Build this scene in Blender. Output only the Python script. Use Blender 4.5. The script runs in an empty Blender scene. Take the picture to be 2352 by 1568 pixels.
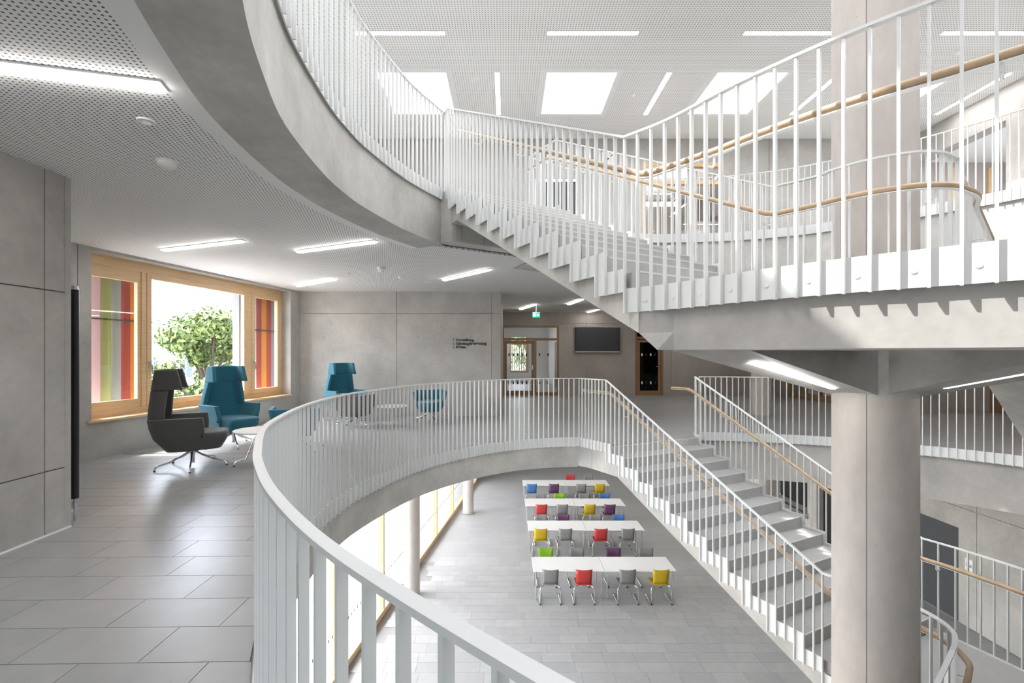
import bpy, bmesh, math, random
from mathutils import Vector, Matrix
random.seed(7)
SC = bpy.context.scene
COL = SC.collection
PI = math.pi

# ------------------------------------------------------------------ camera
cam_d = bpy.data.cameras.new('camera')
cam = bpy.data.objects.new('camera', cam_d); COL.objects.link(cam)
cam.location = (0, 0, 1.5); cam.rotation_euler = (PI / 2, 0, 0)
cam_d.sensor_width = 36.0; cam_d.lens = 1110 / 2352 * 36
cam_d.shift_x = 11 / 2352; cam_d.shift_y = 29 / 2352
cam_d.clip_start = 0.02; cam_d.clip_end = 3000
SC.camera = cam

# ------------------------------------------------------------------ world, sun, exposure
SUN_EL = math.radians(55)
w = bpy.data.worlds.new('sky'); SC.world = w; w.use_nodes = True
nt = w.node_tree; nt.nodes.clear()
sky = nt.nodes.new('ShaderNodeTexSky'); sky.sky_type = 'NISHITA'
sky.sun_disc = False; sky.sun_elevation = SUN_EL; sky.sun_rotation = math.radians(-90)
sky.air_density = 1.0; sky.dust_density = 2.5; sky.ozone_density = 1.0
hs = nt.nodes.new('ShaderNodeHueSaturation'); hs.inputs['Saturation'].default_value = 0.45
bg = nt.nodes.new('ShaderNodeBackground'); bg.inputs['Strength'].default_value = 0.85
wo = nt.nodes.new('ShaderNodeOutputWorld')
nt.links.new(sky.outputs[0], hs.inputs['Color'])
nt.links.new(hs.outputs[0], bg.inputs['Color'])
nt.links.new(bg.outputs[0], wo.inputs[0])
sd = bpy.data.lights.new('sun', 'SUN'); sd.energy = 3.4; sd.angle = math.radians(0.6)
sd.color = (1.0, 0.96, 0.9)
sun = bpy.data.objects.new('sun', sd); COL.objects.link(sun)
sun.location = (-20, 0, 30)
sun.rotation_euler = Vector((math.cos(SUN_EL), 0.03, -math.sin(SUN_EL))).to_track_quat('-Z', 'Y').to_euler()
SC.view_settings.view_transform = 'Standard'
SC.view_settings.look = 'None'
SC.view_settings.gamma = 1.0
SC.view_settings.use_curve_mapping = False
SC.view_settings.exposure = 1.45
SC.cycles.max_bounces = 12
SC.cycles.diffuse_bounces = 8
SC.cycles.transparent_max_bounces = 24
SC.cycles.sample_clamp_indirect = 8.0
SC.cycles.caustics_reflective = False
SC.cycles.caustics_refractive = False

# ------------------------------------------------------------------ materials
MATS = {}
def mat(name, col, rough=0.5, metal=0.0, emit=None, estr=0.0, spec=None):
    m = bpy.data.materials.new(name); m.use_nodes = True
    b = m.node_tree.nodes['Principled BSDF']
    b.inputs['Base Color'].default_value = (*col, 1)
    b.inputs['Roughness'].default_value = rough
    b.inputs['Metallic'].default_value = metal
    if spec is not None: b.inputs['Specular IOR Level'].default_value = spec
    if emit:
        b.inputs['Emission Color'].default_value = (*emit, 1)
        b.inputs['Emission Strength'].default_value = estr
    MATS[name] = m
    return m

def concrete(name, col, var=0.16, scale=1.0, rough=0.75, stretch=(1, 1, 1), pores=True):
    m = mat(name, col, rough); nt = m.node_tree; N = nt.nodes; L = nt.links
    b = N['Principled BSDF']
    tc = N.new('ShaderNodeTexCoord'); mp = N.new('ShaderNodeMapping')
    mp.inputs['Scale'].default_value = (scale * stretch[0], scale * stretch[1], scale * stretch[2])
    L.new(tc.outputs['Object'], mp.inputs['Vector'])
    n1 = N.new('ShaderNodeTexNoise'); n1.inputs['Scale'].default_value = 1.3; n1.inputs['Detail'].default_value = 6; n1.inputs['Roughness'].default_value = 0.62
    n2 = N.new('ShaderNodeTexNoise'); n2.inputs['Scale'].default_value = 14; n2.inputs['Detail'].default_value = 5
    L.new(mp.outputs[0], n1.inputs['Vector']); L.new(mp.outputs[0], n2.inputs['Vector'])
    r1 = N.new('ShaderNodeMapRange'); r1.inputs[1].default_value = 0.32; r1.inputs[2].default_value = 0.68
    r1.inputs[3].default_value = 1 - var; r1.inputs[4].default_value = 1 + var * 0.55
    L.new(n1.outputs[0], r1.inputs[0])
    r2 = N.new('ShaderNodeMapRange'); r2.inputs[1].default_value = 0.3; r2.inputs[2].default_value = 0.7
    r2.inputs[3].default_value = 0.95; r2.inputs[4].default_value = 1.04
    L.new(n2.outputs[0], r2.inputs[0])
    mu = N.new('ShaderNodeMath'); mu.operation = 'MULTIPLY'
    L.new(r1.outputs[0], mu.inputs[0]); L.new(r2.outputs[0], mu.inputs[1])
    last = mu.outputs[0]
    if pores:
        vo = N.new('ShaderNodeTexVoronoi'); vo.inputs['Scale'].default_value = 9.0
        L.new(tc.outputs['Object'], vo.inputs['Vector'])
        lt = N.new('ShaderNodeMapRange'); lt.inputs[1].default_value = 0.035; lt.inputs[2].default_value = 0.055
        lt.inputs[3].default_value = 0.72; lt.inputs[4].default_value = 1.0
        L.new(vo.outputs['Distance'], lt.inputs[0])
        mv = N.new('ShaderNodeMath'); mv.operation = 'MULTIPLY'
        L.new(last, mv.inputs[0]); L.new(lt.outputs[0], mv.inputs[1]); last = mv.outputs[0]
    vm = N.new('ShaderNodeVectorMath'); vm.operation = 'SCALE'; vm.inputs[0].default_value = col
    L.new(last, vm.inputs['Scale']); L.new(vm.outputs[0], b.inputs['Base Color'])
    bu = N.new('ShaderNodeBump'); bu.inputs['Strength'].default_value = 0.12; bu.inputs['Distance'].default_value = 0.01
    L.new(n2.outputs[0], bu.inputs['Height']); L.new(bu.outputs[0], b.inputs['Normal'])
    return m

def perforated(name, col, pitch, rad, angle, dark=0.10):
    m = mat(name, col, 0.8); nt = m.node_tree; N = nt.nodes; L = nt.links
    b = N['Principled BSDF']
    tc = N.new('ShaderNodeTexCoord'); mp = N.new('ShaderNodeMapping')
    mp.inputs['Rotation'].default_value = (0, 0, angle)
    mp.inputs['Scale'].default_value = (1 / pitch,) * 3
    L.new(tc.outputs['Object'], mp.inputs['Vector'])
    fr = N.new('ShaderNodeVectorMath'); fr.operation = 'FRACTION'; L.new(mp.outputs[0], fr.inputs[0])
    sb = N.new('ShaderNodeVectorMath'); sb.operation = 'SUBTRACT'; sb.inputs[1].default_value = (0.5, 0.5, 0)
    L.new(fr.outputs[0], sb.inputs[0])
    ml = N.new('ShaderNodeVectorMath'); ml.operation = 'MULTIPLY'; ml.inputs[1].default_value = (1, 1, 0)
    L.new(sb.outputs[0], ml.inputs[0])
    ln = N.new('ShaderNodeVectorMath'); ln.operation = 'LENGTH'; L.new(ml.outputs[0], ln.inputs[0])
    mr = N.new('ShaderNodeMapRange'); mr.inputs[1].default_value = rad / pitch - 0.03; mr.inputs[2].default_value = rad / pitch + 0.03
    L.new(ln.outputs['Value'], mr.inputs[0])
    mx = N.new('ShaderNodeMix'); mx.data_type = 'RGBA'
    mx.inputs[6].default_value = (dark, dark, dark, 1); mx.inputs[7].default_value = (*col, 1)
    L.new(mr.outputs[0], mx.inputs[0]); L.new(mx.outputs[2], b.inputs['Base Color'])
    return m

def tile_mat(name, col, rough, rnd=0.06):
    m = mat(name, col, rough); nt = m.node_tree; N = nt.nodes; L = nt.links
    b = N['Principled BSDF']
    tc = N.new('ShaderNodeNewGeometry')
    n1 = N.new('ShaderNodeTexNoise'); n1.inputs['Scale'].default_value = 5; n1.inputs['Detail'].default_value = 7; n1.inputs['Roughness'].default_value = 0.65
    L.new(tc.outputs['Position'], n1.inputs['Vector'])
    r1 = N.new('ShaderNodeMapRange'); r1.inputs[1].default_value = 0.3; r1.inputs[2].default_value = 0.7
    r1.inputs[3].default_value = 0.93; r1.inputs[4].default_value = 1.05
    L.new(n1.outputs[0], r1.inputs[0])
    oi = N.new('ShaderNodeObjectInfo')
    r2 = N.new('ShaderNodeMapRange'); r2.inputs[3].default_value = 1 - rnd; r2.inputs[4].default_value = 1 + rnd
    L.new(oi.outputs['Random'], r2.inputs[0])
    mu = N.new('ShaderNodeMath'); mu.operation = 'MULTIPLY'
    L.new(r1.outputs[0], mu.inputs[0]); L.new(r2.outputs[0], mu.inputs[1])
    vm = N.new('ShaderNodeVectorMath'); vm.operation = 'SCALE'; vm.inputs[0].default_value = col
    L.new(mu.outputs[0], vm.inputs['Scale']); L.new(vm.outputs[0], b.inputs['Base Color'])
    return m

def floor_far_mat(name, col, grout, rough, y_from, off=(0, 0), x_from=None, y_below=None):
    """tiles by material beyond the rows that are built one by one; bare grout bed below those"""
    m = mat(name, col, rough); nt = m.node_tree; N = nt.nodes; L = nt.links
    b = N['Principled BSDF']
    ge = N.new('ShaderNodeNewGeometry')
    mp = N.new('ShaderNodeMapping'); mp.inputs['Location'].default_value = (off[0], off[1], 0)
    L.new(ge.outputs['Position'], mp.inputs['Vector'])
    br = N.new('ShaderNodeTexBrick'); br.inputs['Scale'].default_value = 1.0
    br.inputs['Brick Width'].default_value = 0.62; br.inputs['Row Height'].default_value = 0.31
    br.inputs['Mortar Size'].default_value = 0.003; br.offset = 0.37
    br.inputs['Color1'].default_value = (*[c * 0.95 for c in col], 1)
    br.inputs['Color2'].default_value = (*[c * 1.05 for c in col], 1)
    br.inputs['Mortar'].default_value = (*grout, 1)
    L.new(mp.outputs[0], br.inputs['Vector'])
    sp = N.new('ShaderNodeSeparateXYZ'); L.new(ge.outputs['Position'], sp.inputs[0])
    gt = N.new('ShaderNodeMath'); gt.operation = 'GREATER_THAN'; gt.inputs[1].default_value = y_from
    L.new(sp.outputs[1], gt.inputs[0])
    mx = N.new('ShaderNodeMix'); mx.data_type = 'RGBA'; mx.inputs[6].default_value = (*grout, 1)
    msk = gt.outputs[0]
    for axis, op, val in ((0, 'GREATER_THAN', x_from), (1, 'LESS_THAN', y_below)):
        if val is None: continue
        q = N.new('ShaderNodeMath'); q.operation = op; q.inputs[1].default_value = val; L.new(sp.outputs[axis], q.inputs[0])
        r = N.new('ShaderNodeMath'); r.operation = 'MAXIMUM'; L.new(msk, r.inputs[0]); L.new(q.outputs[0], r.inputs[1]); msk = r.outputs[0]
    L.new(msk, mx.inputs[0]); L.new(br.outputs['Color'], mx.inputs[7])
    L.new(mx.outputs[2], b.inputs['Base Color'])
    return m

def wood_mat(name, c1, c2, rough=0.45, scale=(2, 2, 30)):
    m = mat(name, c1, rough); nt = m.node_tree; N = nt.nodes; L = nt.links
    b = N['Principled BSDF']
    tc = N.new('ShaderNodeTexCoord'); mp = N.new('ShaderNodeMapping'); mp.inputs['Scale'].default_value = scale
    L.new(tc.outputs['Object'], mp.inputs['Vector'])
    n = N.new('ShaderNodeTexNoise'); n.inputs['Scale'].default_value = 1.5; n.inputs['Detail'].default_value = 6
    L.new(mp.outputs[0], n.inputs['Vector'])
    cr = N.new('ShaderNodeValToRGB'); cr.color_ramp.elements[0].color = (*c2, 1); cr.color_ramp.elements[1].color = (*c1, 1)
    cr.color_ramp.elements[0].position = 0.35; cr.color_ramp.elements[1].position = 0.65
    L.new(n.outputs[0], cr.inputs[0]); L.new(cr.outputs[0], b.inputs['Base Color'])
    return m

def fabric_mat(name, col):
    m = mat(name, col, 0.9); nt = m.node_tree; N = nt.nodes; L = nt.links
    b = N['Principled BSDF']
    tc = N.new('ShaderNodeTexCoord')
    n = N.new('ShaderNodeTexNoise'); n.inputs['Scale'].default_value = 160; n.inputs['Detail'].default_value = 3
    L.new(tc.outputs['Object'], n.inputs['Vector'])
    r = N.new('ShaderNodeMapRange'); r.inputs[3].default_value = 0.75; r.inputs[4].default_value = 1.25
    L.new(n.outputs[0], r.inputs[0])
    vm = N.new('ShaderNodeVectorMath'); vm.operation = 'SCALE'; vm.inputs[0].default_value = col
    L.new(r.outputs[0], vm.inputs['Scale']); L.new(vm.outputs[0], b.inputs['Base Color'])
    b.inputs['Sheen Weight'].default_value = 0.25
    return m

def glass_mat(name, tint=(1, 1, 1), refl=0.06):
    m = bpy.data.materials.new(name); m.use_nodes = True; nt = m.node_tree; N = nt.nodes; L = nt.links
    N.clear()
    o = N.new('ShaderNodeOutputMaterial'); t = N.new('ShaderNodeBsdfTransparent'); t.inputs[0].default_value = (*tint, 1)
    g = N.new('ShaderNodeBsdfGlossy'); g.inputs['Roughness'].default_value = 0.02
    lw = N.new('ShaderNodeLayerWeight'); lw.inputs['Blend'].default_value = 0.5
    pw = N.new('ShaderNodeMath'); pw.operation = 'POWER'; pw.inputs[1].default_value = 4.0
    f = N.new('ShaderNodeMath'); f.operation = 'MULTIPLY_ADD'; f.inputs[1].default_value = 0.55; f.inputs[2].default_value = refl * 0.5
    L.new(lw.outputs['Facing'], pw.inputs[0]); L.new(pw.outputs[0], f.inputs[0])
    mx = N.new('ShaderNodeMixShader')
    L.new(f.outputs[0], mx.inputs[0]); L.new(t.outputs[0], mx.inputs[1]); L.new(g.outputs[0], mx.inputs[2])
    L.new(mx.outputs[0], o.inputs[0]); MATS[name] = m
    return m

concrete('concrete', (0.45, 0.435, 0.41), 0.18, 1.1)
concrete('concrete_beam', (0.53, 0.52, 0.49), 0.22, 1.3)
concrete('concrete_land', (0.41, 0.40, 0.382), 0.2, 1.4)
concrete('concrete_warm', (0.42, 0.38, 0.345), 0.13, 0.9)
concrete('concrete_column', (0.56, 0.515, 0.475), 0.14, 1.0, 0.7, (1, 1, 0.45))
concrete('concrete_stair', (0.44, 0.44, 0.43), 0.08, 1.6, 0.6, pores=False)
mat('nosing', (0.62, 0.62, 0.60), 0.5)
mat('joint', (0.20, 0.19, 0.18), 0.9)
mat('tie_hole', (0.24, 0.23, 0.215), 0.9)
mat('white_steel', (0.75, 0.765, 0.755), 0.38)
mat('white_paint', (0.84, 0.84, 0.83), 0.6)
perforated('ceiling_perf', (0.84, 0.84, 0.83), 0.030, 0.0066, math.radians(-14.6))
perforated('ceiling_perf_up', (0.86, 0.86, 0.85), 0.045, 0.0085, 0.0, 0.25)
tile_mat('tile', (0.375, 0.375, 0.372), 0.30)
tile_mat('tile_low', (0.40, 0.40, 0.395), 0.45, 0.06)
floor_far_mat('floor_bed', (0.37, 0.37, 0.366), (0.15, 0.15, 0.145), 0.34, 7.37, x_from=0.35, y_below=0.17)
floor_far_mat('floor_bed_low', (0.39, 0.39, 0.385), (0.28, 0.28, 0.275), 0.5, 14.2, x_from=7.0, y_below=8.95)
floor_far_mat('floor_upper', (0.42, 0.42, 0.41), (0.2, 0.2, 0.2), 0.4, -99)
wood_mat('wood_frame', (0.74, 0.53, 0.31), (0.66, 0.45, 0.24), 0.4)
wood_mat('wood_dark', (0.33, 0.20, 0.10), (0.26, 0.15, 0.075), 0.45)
wood_mat('wood_rail', (0.50, 0.37, 0.24), (0.42, 0.30, 0.18), 0.4, (8, 8, 8))
fabric_mat('teal', (0.020, 0.150, 0.215))
fabric_mat('grey_fabric', (0.085, 0.084, 0.080))
mat('chrome', (0.75, 0.75, 0.76), 0.14, 1.0)
mat('steel', (0.55, 0.55, 0.56), 0.3, 1.0)
mat('black', (0.012, 0.012, 0.013), 0.5)
mat('black_paint', (0.012, 0.012, 0.016), 0.3)
mat('dark_grey', (0.07, 0.073, 0.08), 0.5)
mat('screen', (0.055, 0.058, 0.062), 0.2)
mat('tabletop', (0.86, 0.86, 0.84), 0.35)
mat('light', (1, 1, 1), 0.5, emit=(1.0, 0.96, 0.92), estr=11.0); mat('light_up', (1, 1, 1), 0.5, emit=(1.0, 0.97, 0.94), estr=20.0)
mat('exit_green', (0.0, 0.35, 0.16), 0.5, emit=(0.0, 0.45, 0.22), estr=0.9)
mat('exit_white', (0.9, 0.95, 0.92), 0.5, emit=(0.85, 1.0, 0.93), estr=1.6)
mat('lettering', (0.045, 0.045, 0.045), 0.6)
for nm, c in (('chair_red', (0.50, 0.045, 0.042)), ('chair_grey', (0.235, 0.23, 0.225)), ('chair_yellow', (0.54, 0.37, 0.014)),
              ('chair_green', (0.20, 0.40, 0.02)), ('chair_purple', (0.12, 0.045, 0.11)), ('chair_blue', (0.06, 0.17, 0.42))):
    mat(nm, c, 0.42)
for nm, c in (('fin_mauve', (0.27, 0.175, 0.18)), ('fin_green', (0.23, 0.27, 0.10)), ('fin_grey', (0.25, 0.27, 0.31)), ('fin_red', (0.28, 0.055, 0.042)),
              ('fin_orange', (0.48, 0.26, 0.05)), ('fin_slate', (0.17, 0.19, 0.22)), ('fin_pale', (0.40, 0.385, 0.44))):
    mat(nm, c, 0.5)
glass_mat('glass'); glass_mat('glass_dark', (0.12, 0.125, 0.13))
mat('leaf', (0.18, 0.235, 0.06), 0.6); mat('leaf_dark', (0.10, 0.155, 0.04), 0.6); mat('bark', (0.11, 0.085, 0.06), 0.9)
mat('hill', (0.10, 0.17, 0.09), 0.95); mat('meadow', (0.42, 0.45, 0.22), 0.95)
mat('paving', (0.40, 0.395, 0.385), 0.8)
mat('render_white', (0.78, 0.79, 0.82), 0.8); mat('win_dark', (0.09, 0.11, 0.14), 0.15)

# ------------------------------------------------------------------ mesh helpers
def obj(name, verts, faces, m, parent=None, smooth=False, bevel=0.0):
    me = bpy.data.meshes.new(name); me.from_pydata([tuple(v) for v in verts], [], faces); me.update()
    bm = bmesh.new(); bm.from_mesh(me); bmesh.ops.recalc_face_normals(bm, faces=bm.faces); bm.to_mesh(me); bm.free()
    if smooth:
        for p in me.polygons: p.use_smooth = True
    if m: me.materials.append(MATS[m] if isinstance(m, str) else m)
    o = bpy.data.objects.new(name, me); COL.objects.link(o)
    if parent: o.parent = parent
    if bevel:
        bv = o.modifiers.new('bevel', 'BEVEL'); bv.width = bevel; bv.segments = 2; bv.limit_method = 'ANGLE'
    return o
def empty(name, loc=(0, 0, 0), rz=0.0):
    o = bpy.data.objects.new(name, None); COL.objects.link(o); o.location = loc; o.rotation_euler = (0, 0, rz)
    o.empty_display_size = 0.1
    return o
def tag(o, label, cat, group=None):
    o['label'] = label; o['category'] = cat
    if group: o['group'] = group
    return o
def struct(o, label=None):
    o['kind'] = 'structure'
    if label: o['label'] = label
    return o
class MB:
    def __init__(s): s.v = []; s.f = []
    def add(s, v, f):
        n = len(s.v); s.v += [tuple(p) for p in v]; s.f += [tuple(i + n for i in q) for q in f]; return s
    def box(s, x0, y0, z0, x1, y1, z1):
        return s.add([(x0, y0, z0), (x1, y0, z0), (x1, y1, z0), (x0, y1, z0), (x0, y0, z1), (x1, y0, z1), (x1, y1, z1), (x0, y1, z1)],
                     [(0, 3, 2, 1), (4, 5, 6, 7), (0, 1, 5, 4), (1, 2, 6, 5), (2, 3, 7, 6), (3, 0, 4, 7)])
    def prism(s, poly, z0, z1):
        n = len(poly)
        return s.add([(*p, z0) for p in poly] + [(*p, z1) for p in poly],
                     [tuple(range(n))[::-1], tuple(range(n, 2 * n))] + [(i, (i + 1) % n, n + (i + 1) % n, n + i) for i in range(n)])
    def quadprism(s, a, b):
        """closed solid between two loops of equal length (3D points)"""
        n = len(a)
        return s.add(list(a) + list(b), [tuple(range(n))[::-1], tuple(range(n, 2 * n))] + [(i, (i + 1) % n, n + (i + 1) % n, n + i) for i in range(n)])
    def cyl(s, cx, cy, z0, z1, r, n=24, r1=None):
        r1 = r if r1 is None else r1
        a = [(cx + r * math.cos(2 * PI * i / n), cy + r * math.sin(2 * PI * i / n), z0) for i in range(n)]
        b = [(cx + r1 * math.cos(2 * PI * i / n), cy + r1 * math.sin(2 * PI * i / n), z1) for i in range(n)]
        return s.quadprism(a, b)
    def tube(s, path, r, n=8, cap=True):
        P = [Vector(p) for p in path]; rings = []; prev = None
        for i, p in enumerate(P):
            t = (P[min(i + 1, len(P) - 1)] - P[max(i - 1, 0)]).normalized()
            if prev is None:
                up = Vector((0, 0, 1)) if abs(t.z) < 0.9 else Vector((1, 0, 0))
                a = t.cross(up).normalized()
            else:
                a = (prev - t * prev.dot(t)).normalized()
            prev = a; b = t.cross(a)
            rr = r[i] if isinstance(r, (list, tuple)) else r
            rings.append([p + (a * math.cos(2 * PI * k / n) + b * math.sin(2 * PI * k / n)) * rr for k in range(n)])
        v = [q for R in rings for q in R]; f = []
        for i in range(len(P) - 1):
            for k in range(n):
                f.append((i * n + k, i * n + (k + 1) % n, (i + 1) * n + (k + 1) % n, (i + 1) * n + k))
        if cap: f.append(tuple(range(n))); f.append(tuple(range((len(P) - 1) * n, len(P) * n)))
        return s.add(v, f)
    def sweep(s, path, w, h, off=0.0, sgn=1):
        """rectangle w wide (across), h high (path at its top), offset sideways"""
        P = [Vector(p) for p in path]; v = []; f = []
        for i, p in enumerate(P):
            ts = []
            if i > 0: ts.append(Vector((P[i].x - P[i - 1].x, P[i].y - P[i - 1].y, 0)))
            if i < len(P) - 1: ts.append(Vector((P[i + 1].x - P[i].x, P[i + 1].y - P[i].y, 0)))
            ts = [t.normalized() for t in ts if t.length > 1e-6]
            t = sum(ts, Vector()).normalized() if ts else Vector((1, 0, 0))
            nrm = Vector((-t.y, t.x, 0)) * sgn
            k = 1.0
            if len(ts) == 2: k = 1 / max(0.45, math.sqrt(max(0.0, (1 + ts[0].dot(ts[1])) / 2)))
            for a, dz in ((off - w / 2, -h), (off + w / 2, -h), (off + w / 2, 0), (off - w / 2, 0)):
                v.append(p + nrm * a * k + Vector((0, 0, dz)))
        for i in range(len(P) - 1):
            for k in range(4):
                f.append((i * 4 + k, i * 4 + (k + 1) % 4, (i + 1) * 4 + (k + 1) % 4, (i + 1) * 4 + k))
        f.append((0, 1, 2, 3)); m = (len(P) - 1) * 4; f.append((m, m + 1, m + 2, m + 3))
        return s.add(v, f)
    def out(s, name, m, parent=None, smooth=False, bevel=0.0): return obj(name, s.v, s.f, m, parent, smooth, bevel)

def shade_auto(o, deg=35):
    me = o.data
    for p in me.polygons: p.use_smooth = True
    try: me.set_sharp_from_angle(angle=math.radians(deg))
    except Exception: pass
    return o

def catmull(pts, n=8):
    P = [Vector((*p, 0)) if len(p) == 2 else Vector(p) for p in pts]
    out = []
    for i in range(len(P) - 1):
        p0 = P[i - 1] if i else P[i] * 2 - P[i + 1]; p1 = P[i]; p2 = P[i + 1]
        p3 = P[i + 2] if i + 2 < len(P) else P[i + 1] * 2 - P[i]
        for k in range(n):
            t = k / n
            out.append(0.5 * ((2 * p1) + (p2 - p0) * t + (2 * p0 - 5 * p1 + 4 * p2 - p3) * t * t + (3 * p1 - p0 - 3 * p2 + p3) * t ** 3))
    out.append(P[-1])
    return out
def resample(P, n):
    L = [0.0]
    for a, b in zip(P, P[1:]): L.append(L[-1] + (b - a).length)
    out = []; j = 0
    for i in range(n + 1):
        s = L[-1] * i / n
        while j < len(P) - 2 and L[j + 1] < s: j += 1
        u = (s - L[j]) / max(1e-9, L[j + 1] - L[j])
        out.append(P[j].lerp(P[j + 1], min(1, u)))
    return out
def plen(P): return sum((b - a).length for a, b in zip(P, P[1:]))

# ------------------------------------------------------------------ plan of the building (metres)
Z_UP, Z_LOW, Z_CEIL, Z_ROOF = 3.75, -4.60, 3.04, 6.76
Z_LAND, Z_LAND_LOW = 1.902, -1.848
R_ST = 0.154
mid_left = [(0.06, 0.62), (-0.38, 1.05), (-0.71, 1.47), (-0.95, 1.85), (-1.11, 2.15), (-1.37, 2.71), (-1.51, 3.15), (-1.65, 3.80),
            (-1.72, 4.42), (-1.72, 4.95), (-1.66, 5.42), (-1.48, 6.07), (-1.23, 6.72), (-0.88, 7.28), (-0.45, 7.77), (0.05, 8.17), (0.66, 8.44), (1.27, 8.55)]
mid_near = [(3.9, -0.42), (2.5, -0.40), (1.3, -0.15), (0.55, 0.25)]
mid_right = [(3.62, 9.12), (4.20, 9.06), (5.0, 8.86), (5.74, 8.56), (6.25, 8.17), (6.67, 7.78), (6.97, 7.54), (7.44, 6.96), (7.62, 6.5)]
mid_rest = [(6.88, 6.02), (7.75, 4.35), (8.02, 4.2), (7.9, 3.1), (7.4, 1.9), (6.5, 0.85), (5.3, 0.0)]
up_left = [(0.1, 0.45), (-0.45, 1.0), (-0.86, 1.6), (-1.13, 2.18), (-1.30, 2.7), (-1.405, 3.1), (-1.46, 3.5), (-1.50, 4.1), (-1.49, 4.5), (-1.43, 5.0), (-1.2, 5.9), (-0.86, 6.68)]
up_right = [(0.375, 8.16), (0.84, 8.5), (1.26, 8.73), (1.76, 8.93), (2.34, 9.08), (2.95, 9.17), (4.07, 9.05), (4.9, 8.75), (5.55, 8.32), (6.37, 7.47), (7.0, 6.55), (7.32, 5.6)]
up_near = [(7.42, 4.6), (7.3, 3.2), (6.9, 1.9), (6.0, 0.8), (4.8, 0.0), (3.5, -0.35), (2.2, -0.35), (1.0, -0.1)]
CEN = Vector((3.1, 4.4))

A0 = Vector((-0.795, 6.53)); dA = Vector((0.4405, -0.8975)).normalized(); tA = 0.328; WA = Vector((1.55, 0.97))
C0 = Vector((1.63, 7.985)); dC = Vector((0.486, -0.874)).normalized(); tC = 0.308; WC = Vector((1.85, 0.95))
B0 = Vector((3.74, 3.98)); dB = Vector((0.84, 0.54)).normalized(); tB = 0.308; WB = Vector((0.95, -1.60))
land_near = [(0.80, 3.29), (1.02, 3.04), (1.23, 2.68), (1.40, 2.44), (1.53, 2.28), (1.67, 2.13), (1.82, 1.99), (1.97, 1.84), (2.15, 1.68), (2.5, 1.45), (3.0, 1.28), (3.6, 1.35), (4.2, 1.75)]
land_far = [(2.56, 4.02), (2.61, 3.87), (2.71, 3.71), (2.82, 3.61), (2.98, 3.53), (3.15, 3.53), (3.30, 3.595), (3.50, 3.72), (3.74, 3.98)]

def v2(P): return [(p.x, p.y) for p in P]
def outward(P, d):
    """move plan points away from the centre of the void"""
    return [(Vector((p[0], p[1])) + (Vector((p[0], p[1])) - CEN).normalized() * d) for p in P]

mid_void = v2(catmull(mid_left, 6)) + [tuple(C0 + dC * 0.05 + WC * 0.07), tuple(C0 + WC + dC * 0.05)] + v2(catmull(mid_right, 6)) + mid_rest + v2(catmull(mid_near, 4))
up_void = v2(catmull(up_left, 6)) + [tuple(A0 + dA * 0.05 + WA * 0.08), tuple(A0 + WA * 0.95 + dA * 0.05)] + v2(catmull(up_right, 6)) + up_near

def ang(p): return math.atan2(p[1] - CEN.y, p[0] - CEN.x)
def ring_plate(void, rect, z0, z1, hole_off=0.0):
    """floor plate with a void: inner loop -> outer rectangle, star-shaped round CEN"""
    x0, y0, x1, y1 = rect
    inn = [tuple(p) for p in (outward(void, hole_off) if hole_off else void)]
    inn = sorted(inn, key=ang)
    pts = [(ang(p), p) for p in inn]
    def hit(a):
        c, s = math.cos(a), math.sin(a); t = 1e9
        if c > 1e-9: t = min(t, (x1 - CEN.x) / c)
        if c < -1e-9: t = min(t, (x0 - CEN.x) / c)
        if s > 1e-9: t = min(t, (y1 - CEN.y) / s)
        if s < -1e-9: t = min(t, (y0 - CEN.y) / s)
        return (CEN.x + c * t, CEN.y + s * t)
    for c in ((x0, y0), (x1, y0), (x1, y1), (x0, y1)):
        a = ang(c)
        k = max([i for i in range(len(pts)) if pts[i][0] <= a], default=-1)
        p0 = pts[k]; p1 = pts[(k + 1) % len(pts)]
        da = (p1[0] - p0[0]) % (2 * PI); u = ((a - p0[0]) % (2 * PI)) / max(da, 1e-9)
        q = (p0[1][0] + (p1[1][0] - p0[1][0]) * u, p0[1][1] + (p1[1][1] - p0[1][1]) * u)
        pts.insert(k + 1, (a, q))
    n = len(pts); I = [p for _, p in pts]; O = [hit(a) for a, _ in pts]
    v = [(*p, z1) for p in I] + [(*p, z1) for p in O] + [(*p, z0) for p in I] + [(*p, z0) for p in O]; f = []
    for i in range(n):
        j = (i + 1) % n
        f += [(i, j, n + j, n + i), (2 * n + i, 3 * n + i, 3 * n + j, 2 * n + j), (i, 2 * n + i, 2 * n + j, j), (n + i, n + j, 3 * n + j, 3 * n + i)]
    return v, f

# ------------------------------------------------------------------ floors
v, f = ring_plate(mid_void, (-6.2, -6.2, 14, 27.0), -0.48, -0.012, 0.05)
fl_mid = struct(obj('floor_mid', v, f, 'floor_bed'), 'grey tiled lounge floor with a round opening')
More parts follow.
